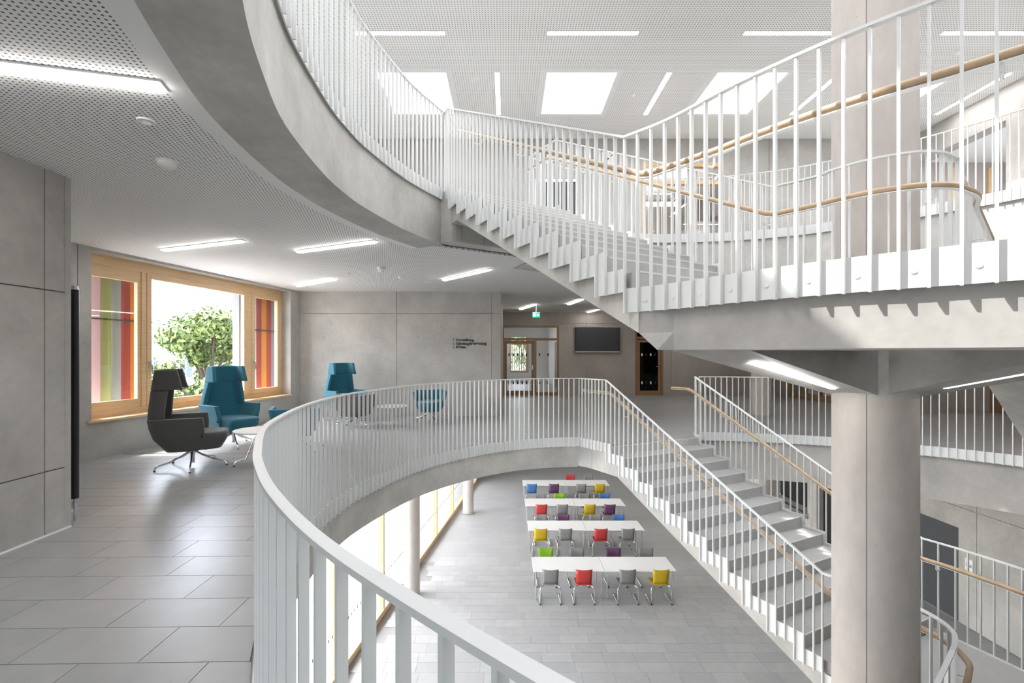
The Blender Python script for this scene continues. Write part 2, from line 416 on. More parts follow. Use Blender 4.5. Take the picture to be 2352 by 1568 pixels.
# edge beam faces in bare concrete (the band below the railing plates)
def band(name, pts, z0, z1, th, m, parent, off=0.045):
    P = [Vector((p[0], p[1], 0)) for p in pts]
    inner = outward(v2(P), off); outer = outward(v2(P), off + th)
    a = [(*p, 0) for p in inner]; v = []; f = []
    for p, q in zip(inner, outer): v += [(p.x, p.y, z0), (q.x, q.y, z0), (q.x, q.y, z1), (p.x, p.y, z1)]
    n = len(inner)
    for i in range(n - 1):
        for k in range(4): f.append((4 * i + k, 4 * i + (k + 1) % 4, 4 * i + 4 + (k + 1) % 4, 4 * i + 4 + k))
    f += [(0, 1, 2, 3), (4 * n - 4, 4 * n - 3, 4 * n - 2, 4 * n - 1)]
    return shade_auto(obj(name, v, f, m, parent), 30)
ml = v2(resample(catmull(mid_left, 8), 96))
for i0, i1 in ((0, 47), (47, 70), (70, 96)):
    seg = ml[i0:i1 + 1]
    band('edge_beam', seg, -0.50, -0.02, 0.35, 'concrete_beam', fl_mid)
mr = v2(resample(catmull(mid_right, 8), 60))
for i0, i1 in ((0, 30), (30, 46), (46, 60)):
    band('edge_beam', mr[i0:i1 + 1], -0.83, -0.02, 0.30, 'concrete', fl_mid)
band('edge_beam', [mr[-1], mid_rest[0]], -0.5, -0.02, 0.3, 'concrete', fl_mid)

v, f = ring_plate(up_void, (-6.2, -6.2, 14, 14.0), 3.06, Z_UP - 0.012, 0.05)
fl_up = struct(obj('floor_upper', v, f, 'floor_upper'), 'upper floor slab round the opening')
ul = v2(resample(catmull(up_left, 8), 80))
for i0, i1 in ((0, 24), (24, 52), (52, 80)):
    band('edge_beam', ul[i0:i1 + 1], 3.016, Z_UP - 0.02, 0.435, 'concrete_beam', fl_up)
ur = v2(resample(catmull(up_right, 8), 80))
for i0, i1 in ((0, 26), (26, 52), (52, 80)):
    band('edge_beam', ur[i0:i1 + 1], 3.016, Z_UP - 0.02, 0.435, 'concrete_beam', fl_up)
band('edge_beam', [tuple(A0 + dA * 0.04 + WA * 0.05), tuple(A0 + WA + dA * 0.04), ur[0]], 3.03, Z_UP - 0.02, 0.25, 'concrete_beam', fl_up, 0.05)
# suspended perforated ceiling of the lounge floor
v, f = ring_plate(up_void, (-6.2, -6.2, 14, 27.0), Z_CEIL - 0.015, Z_CEIL + 0.01, 0.47)
cl_mid = struct(obj('ceiling_mid', v, f, 'ceiling_perf'), 'white perforated acoustic ceiling above the lounge')
band('border_strip', ul, Z_CEIL - 0.018, Z_CEIL, 0.14, 'white_paint', cl_mid, 0.475)

fl_low = struct(MB().box(-4.6, -6.2, Z_LOW - 0.2, 12, 27, Z_LOW - 0.012).out('floor_lower', 'floor_bed_low'), 'light grey tiled floor of the dining hall')

# --- single tiles
def clip_half(poly, p, n):
    out = []
    for i in range(len(poly)):
        a, b = poly[i], poly[(i + 1) % len(poly)]
        da = (a[0] - p[0]) * n[0] + (a[1] - p[1]) * n[1]; db = (b[0] - p[0]) * n[0] + (b[1] - p[1]) * n[1]
        if da >= 0: out.append(a)
        if (da >= 0) != (db >= 0):
            u = da / (da - db); out.append((a[0] + (b[0] - a[0]) * u, a[1] + (b[1] - a[1]) * u))
    return out
def win_x(y): return -5.94 + 0.173 * (y - 6.66)
edge_pts = outward(v2(catmull(mid_left, 10)), 0.03)
tile_len, tile_row = 0.62, 0.311
offs = {0: -1.80, 1: -1.59, 2: -1.99, 3: -1.69, 4: -1.86, 5: -2.10}
tile_cache = {}
def tile_obj(poly, ztop, m, parent, th=0.012):
    o = MB().prism(poly, ztop - th, ztop).out('tile', m, parent)
    return o
full_tile = None
n_t = 0
for k in range(-7, 16):
    y0 = 2.361 + tile_row * k; y1 = y0 + tile_row
    off = offs.get(k, -1.8 + random.uniform(-0.31, 0.31))
    for j in range(-8, 4):
        x0 = off + j * tile_len; x1 = x0 + tile_len
        if x1 < -6.0 or x0 > 0.3: continue
        g = 0.0022
        sk = 0.02
        poly = [(x0 + g, y0 + g + sk * (x0 + 1.2)), (x1 - g, y0 + g + sk * (x1 + 1.2)), (x1 - g, y1 - g + sk * (x1 + 1.2)), (x0 + g, y1 - g + sk * (x0 + 1.2))]
        cx_, cy_ = (x0 + x1) / 2, (y0 + y1) / 2
        if cy_ < 4.35: poly = clip_half(poly, (-3.8, 0), (1, 0))
        else: poly = clip_half(poly, (-5.94, 6.66), (0.9854, -0.1705))
        if len(poly) < 3: continue
        full = len(poly) == 4
        near = min(edge_pts, key=lambda p: (p.x - cx_) ** 2 + (p.y - cy_) ** 2)
        nv = (near - CEN).normalized()
        c2 = clip_half(poly, near, nv)
        if len(c2) < 3: continue
        ar = abs(sum(c2[i][0] * c2[(i + 1) % len(c2)][1] - c2[(i + 1) % len(c2)][0] * c2[i][1] for i in range(len(c2)))) / 2
        if ar < 0.002: continue
        if near.y < 0.7 and cx_ > 0: continue
        tile_obj(c2, 0.0, 'tile', fl_mid); n_t += 1
# dining hall tiles
lt = None
for k in range(0, 17):
    y0 = 8.95 + tile_row * k
    off = random.uniform(0, tile_len)
    for j in range(-7, 12):
        x0 = off + j * tile_len
        glx = -3.2 + (y0 - 9.1) * 0.127
        if x0 < glx + 0.1 or x0 > 6.5: continue
        if lt is None:
            g = 0.002
            lt = MB().prism([(g, g), (tile_len - g, g), (tile_len - g, tile_row - g), (g, tile_row - g)], -0.012, 0).out('tile', 'tile_low', fl_low)
            o = lt
        else:
            o = lt.copy(); COL.objects.link(o); o.parent = fl_low
        o.location = (x0, y0, Z_LOW)

# ------------------------------------------------------------------ walls built from formwork panels
def wall(name, o3, u, n, length, z0, z1, th, m, openings=(), js=(), jz=(), holes=(), label=None):
    """face through o3 along u; n points into the wall; openings = (s0,s1,z0,z1)"""
    u = Vector(u).normalized(); n = Vector(n).normalized(); o3 = Vector(o3)
    def P(s, d, z): q = o3 + u * s + n * d; return (q.x, q.y, z)
    if abs(z0) < 1e-6:      # carry the wall down onto the floor bed
        z0 = -0.02; openings = [(a, b, -0.02 if abs(c) < 1e-6 else c, d) for a, b, c, d in openings]
    root = empty(name); struct(root, label)
    S = sorted({0, length, *js, *[a for q in openings for a in q[:2]]}); Zs = sorted({z0, z1, *jz, *[a for q in openings for a in q[2:]]})
    SJ = sorted({0, length, *js}); ZJ = sorted({z0, z1, *jz})
    def inside(s, z): return any(a < s < b and c < z < d for a, b, c, d in openings)
    core = MB(); panels = {}
    for a, b in zip(S, S[1:]):
        for c, d in zip(Zs, Zs[1:]):
            if b - a < 1e-6 or d - c < 1e-6 or inside((a + b) / 2, (c + d) / 2): continue
            core.quadprism([P(a, 0.025, c), P(b, 0.025, c), P(b, 0.025, d), P(a, 0.025, d)], [P(a, th, c), P(b, th, c), P(b, th, d), P(a, th, d)])
            key = (max(q for q in SJ if q <= a + 1e-6), max(q for q in ZJ if q <= c + 1e-6))
            g = 0.005
            aa = a + (g if a in js else 0); bb = b - (g if b in js else 0); cc = c + (g if c in jz else 0); dd = d - (g if d in jz else 0)
            panels.setdefault(key, MB()).quadprism([P(aa, 0, cc), P(bb, 0, cc), P(bb, 0, dd), P(aa, 0, dd)], [P(aa, 0.026, cc), P(bb, 0.026, cc), P(bb, 0.026, dd), P(aa, 0.026, dd)])
    core.out('core', m, root)
    # reveals of openings in concrete
    for a, b, c, d in openings:
        rv = MB()
        e = 0.012
        rv.quadprism([P(a - e, 0.001, c), P(a + 0.001, 0.001, c), P(a + 0.001, 0.001, d), P(a - e, 0.001, d)], [P(a - e, th, c), P(a + 0.001, th, c), P(a + 0.001, th, d), P(a - e, th, d)])
        rv.quadprism([P(b - 0.001, 0.001, c), P(b + e, 0.001, c), P(b + e, 0.001, d), P(b - 0.001, 0.001, d)], [P(b - 0.001, th, c), P(b + e, th, c), P(b + e, th, d), P(b - 0.001, th, d)])
        if d < z1 - 0.01: rv.quadprism([P(a, 0.001, d - 0.001), P(b, 0.001, d - 0.001), P(b, 0.001, d + e), P(a, 0.001, d + e)], [P(a, th, d - 0.001), P(b, th, d - 0.001), P(b, th, d + e), P(a, th, d + e)])
        if c > z0 + 0.01: rv.quadprism([P(a, 0.001, c - e), P(b, 0.001, c - e), P(b, 0.001, c + 0.001), P(a, 0.001, c + 0.001)], [P(a, th, c - e), P(b, th, c - e), P(b, th, c + 0.001), P(a, th, c + 0.001)])
        rv.out('reveal', m, root)
    for k in sorted(panels): panels[k].out('panel', m, root)
    for s, z in holes:
        mb = MB(); N = 20; vs = []; fs = []
        for i in range(N):
            a = 2 * PI * i / N
            for r, d in ((0.030, -0.0015), (0.022, -0.0015), (0.022, 0.002)):
                vs.append(P(s + r * math.cos(a), d, z + r * math.sin(a)))
        for i in range(N):
            j = (i + 1) % N
            fs += [(3 * i, 3 * j, 3 * j + 1, 3 * i + 1), (3 * i + 1, 3 * j + 1, 3 * j + 2, 3 * i + 2)]
        obj('tie_hole', vs, fs, 'tie_hole', root)
    return root

# near left wall block
wall('wall_left', (-3.8, -6.2, 0), (0, 1, 0), (-1, 0, 0), 10.4, 0, Z_CEIL, 2.4, 'concrete', js=(2.7, 5.2, 7.7, 10.17), jz=(0.53, 2.03), holes=((9.72, 0.5), (9.72, 2.06), (7.2, 2.06), (7.2, 0.5)), label='fair-faced concrete wall block beside the lounge')
MB().box(-3.83, 4.15, 0.0, -3.795, 4.205, Z_CEIL).out('corner_strip', 'concrete', bpy.data.objects['wall_left'])
MB().box(-3.81, -6.2, 0.0, -3.786, 4.2, 0.012).out('skirting_seal', 'white_paint', bpy.data.objects['wall_left'])
# window wall
UW = Vector((0.1705, 0.9854, 0)); NW = Vector((-0.9854, 0.1705, 0)); OW = Vector((-5.94, 6.66, 0))
wall('wall_window', OW - UW * 2.6, UW, NW, 2.6 + 5.23, 0, Z_CEIL, 0.42, 'concrete', openings=((2.806, 7.43, 0.52, 2.985),), js=(1.9, 2.62), jz=(), holes=((2.2, 2.0), (2.2, 0.45)), label='concrete outer wall with the wide timber window')
# back wall of the lounge
wall('wall_back', (-5.1, 11.8, 0), (1, 0, 0), (0, 1, 0), 4.94, 0, Z_CEIL, 0.35, 'concrete', js=(2.4, 4.72), jz=(2.49,), holes=((0.62, 1.90), (1.88, 1.90), (2.93, 1.90), (4.22, 1.92), (0.62, 0.45), (1.88, 0.45), (4.22, 0.46)), label='pale concrete wall behind the lounge chairs')
wall('wall_corridor', (-0.16, 12.15, 0), (0, 1, 0), (-1, 0, 0), 5.55, 0, Z_CEIL, 0.3, 'concrete_warm', label='concrete return wall of the rear hall')
# rear hall wall
wall('wall_rear', (-0.3, 17.7, 0), (1, 0, 0), (0, 1, 0), 14, 0, Z_CEIL, 0.3, 'concrete_warm', openings=((0.10, 2.20, 0, 2.55), (4.98, 6.02, 0, 2.55)), js=(3.2, 6.3, 9.5), jz=(2.62,), holes=((2.55, 1.75), (4.62, 1.75), (2.55, 0.5), (4.6, 0.5)), label='brownish concrete wall of the rear hall with glazed doors')
wall('wall_right', (10.1, 17.7, 0), (0, -1, 0), (1, 0, 0), 5.2, 0, Z_CEIL, 0.3, 'concrete_warm', openings=((0.0, 2.9, 0.0, 2.2),), js=(3.2,), label='side wall with timber glazed doors')
wall('wall_recess', (10.1, 12.5, 0), (1, 0, 0), (0, 1, 0), 4.0, 0, Z_CEIL, 0.3, 'concrete_warm', js=(1.6,), label='concrete wall of the side recess')
# upper floor walls
wall('wall_upper_back', (-6.2, 11.8, 0), (1, 0, 0), (0, 1, 0), 16.2, Z_UP - 0.4, Z_ROOF, 0.3, 'concrete', openings=((6.87, 7.97, Z_UP, 5.78), (9.5, 11.5, Z_UP, 6.18)), js=(2.4, 5.0, 8.6, 12.6), jz=(), holes=((4.25, 4.6), (5.4, 4.6), (2.9, 4.6), (8.9, 4.6)), label='pale concrete wall at the back of the upper floor')
wall('wall_upper_right', (9.8, 11.8, 0), (0, -1, 0), (1, 0, 0), 18, Z_UP - 0.4, Z_ROOF, 0.3, 'concrete', openings=((0.2, 2.3, Z_UP, 6.1),), js=(3.6, 6.2), label='concrete side wall of the upper floor with a hall opening')
wall('wall_upper_left', (-6.0, -6.2, 0), (0, 1, 0), (-1, 0, 0), 18, Z_UP - 0.7, Z_ROOF, 0.3, 'concrete', label='concrete outer wall of the upper floor')
# dining hall walls
wall('wall_dining_right', (10.3, 13.2, 0), (0, -1, 0), (1, 0, 0), 19.4, Z_LOW, -0.5, 0.3, 'concrete', openings=((0.9, 2.17, Z_LOW, Z_LOW + 2.14),), js=(2.6, 5.2), jz=(Z_LOW + 2.62,), holes=((4.2, -3.1), (4.2, -4.2)), label='concrete side wall of the dining hall with a grey door')
wall('wall_dining_servery', (9.35, 26, 0), (0, -1, 0), (1, 0, 0), 12.8, Z_LOW, -0.5, 0.3, 'concrete', openings=((8.9, 10.95, -3.45, -2.3), (11.4, 12.2, Z_LOW, -2.4)), js=(8.0, 11.1), label='concrete servery wall of the dining hall')
wall('wall_dining_back', (-3, 26.5, 0), (1, 0, 0), (0, 1, 0), 13, Z_LOW, -0.5, 0.3, 'concrete', label='far wall of the dining hall')
wall('wall_front', (14.2, -6.2, 0), (-1, 0, 0), (0, -1, 0), 20.6, Z_LOW, Z_ROOF + 0.6, 0.3, 'concrete', openings=((13.2, 17.8, 0.4, 2.7),), label='concrete wall behind the viewer with an unseen opening added for daylight')  # opening is added, lets daylight onto railings and column from behind the camera
wall('wall_side', (14.0, 12.6, 0), (0, -1, 0), (1, 0, 0), 18.8, 0, Z_CEIL, 0.3, 'concrete_warm', label='concrete side wall of the lounge floor')
MB().box(9.35, 13.15, Z_LOW, 10.32, 13.2, -0.5).out('return', 'concrete', bpy.data.objects['wall_dining_right'])

# ------------------------------------------------------------------ roof, skylights
SKX = [(-5.67, -4.33), (-2.47, -1.13), (0.73, 2.07), (3.93, 5.27), (7.13, 8.47)]
SKY = [(-2.1, -0.5), (1.6, 3.2), (5.31, 6.91), (9.02, 10.6)]  # first row is unseen, added behind the camera to light the upper floor
xs = sorted({-6.2, 10.0, *[a for p in SKX for a in p]}); ys = sorted({-6.2, 11.82, *[a for p in SKY for a in p]})
mb = MB(); rf = MB()
for x0, x1 in zip(xs, xs[1:]):
    for y0, y1 in zip(ys, ys[1:]):
        if any(a <= x0 + 1e-6 and x1 <= b + 1e-6 for a, b in SKX) and any(a <= y0 + 1e-6 and y1 <= b + 1e-6 for a, b in SKY): continue
        mb.box(x0, y0, Z_ROOF, x1, y1, Z_ROOF + 0.03)
        rf.box(x0, y0, Z_ROOF + 0.03, x1, y1, Z_ROOF + 0.6)
cl_up = struct(mb.out('ceiling_upper', 'ceiling_perf_up'), 'white perforated ceiling with square skylights')
rf.out('roof_slab', 'white_paint', cl_up)
wn = 0
for i, (x0, x1) in enumerate(SKX):
    for j, (y0, y1) in enumerate(SKY):
        wn += 1
        r = struct(empty('window_%d' % wn, ((x0 + x1) / 2, (y0 + y1) / 2, Z_ROOF)), 'square skylight with white reveals')
        m = MB(); e = 0.015; hx, hy = (x1 - x0) / 2, (y1 - y0) / 2
        m.box(-hx, -hy, 0.0, -hx + e, hy, 0.62).box(hx - e, -hy, 0.0, hx, hy, 0.62).box(-hx + e, -hy, 0.0, hx - e, -hy + e, 0.62).box(-hx + e, hy - e, 0.0, hx - e, hy, 0.62)
        m.out('reveal', 'white_paint', r)
        fr = MB(); b = 0.10
        fr.box(-hx - b, -hy - b, -0.006, -hx, hy + b, 0).box(hx, -hy - b, -0.006, hx + b, hy + b, 0).box(-hx, -hy - b, -0.006, hx, -hy, 0).box(-hx, hy, -0.006, hx, hy + b, 0)
        fr.out('border', 'white_paint', r)
        MB().box(-hx, -hy, 0.63, hx, hy, 0.64).out('pane', 'glass', r)

# ------------------------------------------------------------------ columns
def column(name, x, y, z0, z1, r, label, m='concrete_column', seam=None):
    o = shade_auto(MB().cyl(x, y, z0, z1, r, 64).out(name, m), 40)
    tag(o, label, 'column')
    if seam is not None:
        a = seam; c, s = math.cos(a), math.sin(a)
        q = MB(); t = Vector((-s, c))
        p = Vector((x, y)) + Vector((c, s)) * (r - 0.004)
        q.prism([tuple(p - t * 0.003), tuple(p + t * 0.003), tuple(p + t * 0.003 + Vector((c, s)) * 0.0052), tuple(p - t * 0.003 + Vector((c, s)) * 0.0052)], z0, z1)
        q.out('formwork_seam', 'tie_hole', o)
    return o
column('column', 3.11, 4.10, Z_LOW, Z_ROOF, 0.30, 'thick round concrete column rising through the opening and carrying the stair landing', seam=math.atan2(-4.1, -3.11) + 0.06 - 0.22)
column('column', 6.36, 12.1, Z_LOW, Z_CEIL, 0.23, 'slim round concrete column behind the gallery railing of the lounge floor')
column('column', -2.42, 12.25, Z_LOW, -0.48, 0.205, 'round concrete column beside the timber glazing of the dining hall')
column('column', -1.5, 18.6, Z_LOW, -0.48, 0.205, 'round concrete column deep in the dining hall mostly hidden by the floor edge')

# ------------------------------------------------------------------ stairs
def flight(name, label, P0, d, t, nr, z0, W, waist=0.27, riser_at=0.10, head=0.1, ext=0.02):
    root = empty(name, (P0.x, P0.y, z0)); tag(root, label, 'staircase')
    u = W.normalized(); wl = W.length
    def Q(s, a, z):
        p = d * (s + riser_at) + u * a
        return (p.x, p.y, z)
    a0, a1 = 0.045, wl - 0.045
    for k in range(nr - 1):
        s0, s1 = k * t, (k + 1) * t; zt = -(k + 1) * R_ST
        prof = [(s0, zt), (s1, zt), (s1, zt - R_ST), (s0, zt - 0.002)]
        prof = [(s0, zt), (s1, zt), (s1, zt - R_ST)]
        st = MB().quadprism([Q(s, a0, z) for s, z in prof], [Q(s, a1, z) for s, z in prof]).out('step', 'concrete_stair', root)
        npf = [(s1 - 0.012, zt + 0.0015), (s1 + 0.002, zt + 0.0015), (s1 + 0.002, zt - 0.010), (s1 - 0.012, zt - 0.010)]
        MB().quadprism([Q(s, a0 + 0.01, z) for s, z in npf], [Q(s, a1 - 0.01, z) for s, z in npf]).out('nosing', 'nosing', st)
    sN = (nr - 1) * t; zN = -(nr - 1) * R_ST
    prof = [(-head, -0.03), (0.0, -0.03), (0.0, -R_ST), (sN, zN - R_ST), (sN + ext, zN - R_ST), (sN + ext, zN - R_ST - waist - ext * R_ST / t), (sN, zN - R_ST - waist), (0.12, -R_ST - waist - 0.07), (-head, -R_ST - waist - 0.07)]
    MB().quadprism([Q(s, a0, z) for s, z in prof], [Q(s, a1, z) for s, z in prof]).out('waist_slab', 'concrete_beam', root)
    return root
flight('staircase', 'concrete stair flight coming down from the upper floor to the landing at the column', A0, dA, tA, 12, Z_UP, WA, 0.26, head=0.30, ext=0.0)
flight('staircase', 'concrete stair flight going down from the lounge floor behind the thick column', C0, dC, tC, 12, 0.0, WC, 0.26, head=0.72)
flight('staircase', 'concrete stair flight leaving the landing on the far side of the thick column', B0, dB, tB, 12, Z_LAND, WB, 0.3)

def slab_thing(name, label, poly, ztop, th, m='concrete_land'):
    o = MB().prism(poly, ztop - th, ztop - 0.01).out(name, m)
    tag(o, label, 'landing'); return o
ln = catmull(land_near, 4); ln_in = []
for i in range(4, len(ln)):
    q = ln[min(i + 1, len(ln) - 1)] - ln[i - 1]; nn = Vector((-q.y, q.x, 0)).normalized(); ln_in.append(tuple((ln[i] + nn * 0.045).to_2d()))
fe = A0 + dA * (11 * tA + 0.10) + WA.normalized() * 0.05
lpoly = [tuple(fe)] + ln_in + [tuple(B0 + WB + Vector((-0.03, 0.05)))] + [tuple(p) for p in v2(catmull(land_far[::-1], 4))]
lbot = list(lpoly)
for i in (0, len(lpoly) - 1): lbot[i] = (lpoly[i][0] + dA.x * 0.14 + 0.02, lpoly[i][1] + dA.y * 0.14)
z_mid = Z_LAND - 0.262
landA = MB().prism(lpoly, z_mid, Z_LAND - 0.01).quadprism([(*p, Z_LAND - 0.375) for p in lbot], [(*p, z_mid) for p in lpoly]).out('stair_landing', 'concrete_land')
tag(landA, 'curved concrete stair landing resting on the thick column', 'landing')
MB().prism([(0.9, 3.34), (1.1, 3.1), (1.6, 2.34), (2.03, 1.9), (2.5, 1.54), (3.0, 1.38), (3.6, 1.45), (4.1, 1.85), (4.5, 2.45), (3.6, 3.75), (3.1, 3.5), (2.7, 3.65), (2.5, 4.0)], Z_LAND - 0.012, Z_LAND).out('floor_finish', 'concrete_stair', landA)
land_low_poly = [tuple(C0 + dC * (tC * 11 + 0.11) + WC.normalized() * 0.04), (3.5, 4.72), (3.66, 4.5), (3.74, 4.3), (3.75, 4.1), (3.67, 3.9), (3.5, 3.72), (4.3, 2.3), (5.2, 2.6), (5.62, 4.0), (5.48, 5.1), (5.27, 5.66), tuple(C0 + dC * (tC * 11 + 0.11) + WC * 0.98)]
landC = slab_thing('stair_landing', 'lower concrete stair landing behind and right of the thick column', land_low_poly, Z_LAND_LOW, 0.36)
MB().prism(land_low_poly, Z_LAND_LOW - 0.011, Z_LAND_LOW).out('floor_finish', 'tile_low', landC)
# short start of the flight that leaves the lower landing towards the dining hall
D0 = Vector((3.42, 3.70)); dD = Vector((-0.86, -0.51)).normalized()
flight('staircase', 'concrete stair flight from the lower landing down to the dining hall floor', D0, dD, 0.29, 18, Z_LAND_LOW, Vector((0.85, -1.43)), 0.3)

# brackets arms that carry the landing on the column
def arm(label, q, z, light):
    """q: four plan points (tip a, column a, column b, tip b), z: underside heights"""
    root = empty('support_arm', (3.11, 4.10, 1.15)); tag(root, label, 'beam')
    rel = [Vector((p[0] - 3.11, p[1] - 4.10)) for p in q]
    bot = [(r.x, r.y, zz - 1.15) for r, zz in zip(rel, z)]
    top = [(r.x, r.y, 1.56 - 1.15) for r in rel]
    MB().quadprism(bot, top).out('tapered_beam', 'concrete_land', root)
    a, b, hw = light
    def pt(u, v):   # u along arm from tip to column, v across
        p = Vector(bot[0]).lerp(Vector(bot[1]), u); r = Vector(bot[3]).lerp(Vector(bot[2]), u)
        return p.lerp(r, v)
    e = Vector((0, 0, -0.004))
    lt = [pt(a, 0.5 - hw), pt(b, 0.5 - hw), pt(b, 0.5 + hw), pt(a, 0.5 + hw)]
    MB().quadprism([p + e for p in lt], [p + Vector((0, 0, 0.02)) for p in lt]).out('light_strip', 'light', root)
    return root
arm('concrete bracket arm under the landing, left of the thick column, with a light slot', [(1.12, 3.32), (2.87, 4.28), (2.96, 3.85), (1.62, 3.24)], [1.528, 1.14, 1.17, 1.528], (0.26, 0.83, 0.05))
arm('concrete bracket arm under the landing, right of the thick column, with a light slot', [(3.95, 3.28), (2.97, 3.84), (3.36, 3.95), (5.1, 3.45)], [1.528, 1.17, 1.15, 1.528], (0.2, 0.80, 0.035))
MB().cyl(3.11, 4.10, 1.145, 1.56, 0.301, 48).out('column_head', 'concrete_beam', bpy.data.objects['column'])

# ------------------------------------------------------------------ railings
BAR = MB().box(-0.006, -0.0125, 0, 0.006, 0.0125, 1).out('baluster', 'white_steel'); BAR_ME = BAR.data
bpy.data.objects.remove(BAR)
H_RAIL = 1.08
def bar(root, x, y, zb, zt, a):
    o = bpy.data.objects.new('baluster', BAR_ME); COL.objects.link(o); o.parent = root
    o.location = (x, y, zb); o.scale = (1, 1, zt - zb); o.rotation_euler = (0, 0, a)
class Railing:
    def __init__(s, label, group=None):
        s.root = empty('railing'); tag(s.root, label, 'railing', group); s.top = []
    def level(s, pts, zf, gaps, first=True, last=True, smooth=True, sgn=1, plate=(-0.13, 0.03), split=None):
        P = catmull(pts, 8) if smooth and len(pts) > 2 else [Vector((*p, 0)) for p in pts]
        zt = zf + H_RAIL
        s.top += [Vector((p.x, p.y, zt)) for p in P]
        D = resample(P, gaps)
        if split:   # bars set closer from a given point of the curve onwards
            k = min(range(len(P)), key=lambda i: (P[i].x - split[0][0]) ** 2 + (P[i].y - split[0][1]) ** 2)
            D = resample(P[:k + 1], gaps) + resample(P[k:], split[1])[1:]
        for i, p in enumerate(D):
            if (i == 0 and not first) or (i == len(D) - 1 and not last): continue
            q = D[min(i + 1, len(D) - 1)] - D[max(i - 1, 0)]
            bar(s.root, p.x, p.y, zf + plate[0] - 0.006, zt - 0.010, math.atan2(q.y, q.x))
        MB().sweep([Vector((p.x, p.y, zf + plate[1])) for p in P], 0.010, plate[1] - plate[0], 0.018, sgn).out('base_plate', 'white_steel', s.root)
        return s
    def stair(s, P0, d, t, nr, z0, sgn=1, bars=3, direction=1):
        """near end at the top; direction=1 appends downwards"""
        n = Vector((-d.y, d.x)) * sgn; a = math.atan2(d.y, d.x); L = (nr - 1) * t
        pts = [Vector((P0.x, P0.y, z0 + H_RAIL)), Vector((P0.x + d.x * L, P0.y + d.y * L, z0 - nr * R_ST + H_RAIL))]
        s.top += pts if direction == 1 else pts[::-1]
        slope = -(nr * R_ST) / L
        for k in range(nr - 1):
            zk = z0 - (k + 1) * R_ST; s0 = k * t
            for b in range(bars):
                ss = s0 + (b + (0.15 if k or b else 0.15)) * t / bars
                p = P0 + d * ss
                bar(s.root, p.x, p.y, zk - 0.136, z0 + H_RAIL + slope * ss - 0.012, a)
            def Q(ss, z, o): p = P0 + d * ss + n * o; return (p.x, p.y, z)
            prof = [(s0, zk - 0.13), (s0 + t, zk - 0.13), (s0 + t, zk + 0.03), (s0 + 0.115, zk + 0.03), (s0 + 0.115, zk + R_ST + 0.03), (s0, zk + R_ST + 0.03)]
            MB().quadprism([Q(*p, 0.013) for p in prof], [Q(*p, 0.023) for p in prof]).out('base_plate', 'white_steel', s.root)
        return s
    def finish(s, handrails=()):
        P = [s.top[0]]
        for p in s.top[1:]:
            if (p - P[-1]).length > 1e-4: P.append(p)
        MB().sweep(P, 0.034, 0.015).out('top_rail', 'white_steel', s.root)
        for h in handrails:
            H = [Vector(p) for p in h]
            # round the corners a little
            Q = [H[0]]
            for i in range(1, len(H) - 1):
                a = (H[i - 1] - H[i]); b = (H[i + 1] - H[i]); r = min(0.07, a.length * 0.4, b.length * 0.4)
                p = H[i] + a.normalized() * r; q = H[i] + b.normalized() * r
                for u in (0, 0.25, 0.5, 0.75, 1): Q.append(p * (1 - u) ** 2 + H[i] * 2 * u * (1 - u) + q * u * u)
            Q.append(H[-1])
            ho = shade_auto(MB().tube(Q, 0.022, 10).out('handrail', 'wood_rail', s.root), 50)
            MB().sweep([q + Vector((0, 0, -0.022)) for q in Q], 0.030, 0.006).out('carrier_bar', 'white_steel', ho)
            R = resample(Q, max(2, int(plen(Q) / 1.1)))
            for i in range(len(R)):
                if i in (0,) and len(R) > 3: continue
                p = R[i]
                # nearest point on the top rail shows where the bracket is fixed
                best = None
                for aa, bb in zip(P, P[1:]):
                    e = bb - aa; e2 = Vector((e.x, e.y, 0)); L2 = e2.length_squared
                    if L2 < 1e-9: continue
                    u = max(0, min(1, Vector((p.x - aa.x, p.y - aa.y, 0)).dot(e2) / L2)); q = aa + e * u
                    dd = (q.x - p.x) ** 2 + (q.y - p.y) ** 2
                    if best is None or dd < best[0]: best = (dd, q)
                q = best[1]
                if best[0] > 0.09: continue
                z = p.z - 0.10
                MB().tube([(q.x, q.y, z), (p.x * 0.8 + q.x * 0.2, p.y * 0.8 + q.y * 0.2, z), (p.x, p.y, z + 0.02), (p.x, p.y, p.z - 0.02)], 0.007, 6).out('bracket', 'white_steel', ho)
        return s.root

# lounge floor, curved edge down to the stair head
s = Railing('white flat-bar railing curving along the lounge floor edge and down the stair')
s.level([(0.75, 0.12), (0.4, 0.34)] + mid_left, 0.0, 52, sgn=1, split=((-1.66, 5.42), 50))
s.level([mid_left[-1], tuple(C0)], 0.0, 8, first=False, sgn=1)
s.stair(C0, dC, tC, 12, 0.0, sgn=1)
s.level([tuple(C0 + dC * tC * 11), (3.46, 4.74), (3.62, 4.50), (3.69, 4.31), (3.70, 4.12), (3.64, 3.94), (3.52, 3.80), (3.42, 3.71)], Z_LAND_LOW, 15, sgn=1)
s.top.append(Vector((2.7, 3.28, Z_LAND_LOW + H_RAIL - 0.43)))
for i in range(1, 7):
    u = i / 7; x, y = 3.42 + (2.7 - 3.42) * u, 3.71 + (3.28 - 3.71) * u
    bar(s.root, x, y, Z_LAND_LOW - 0.13 - 0.43 * u, Z_LAND_LOW + H_RAIL - 0.43 * u - 0.01, math.atan2(-0.43, -0.72))
nC = Vector((-dC.y, dC.x))
def off2(P, n, a): return P + n * a
sC = -(12 * R_ST) / (11 * tC)
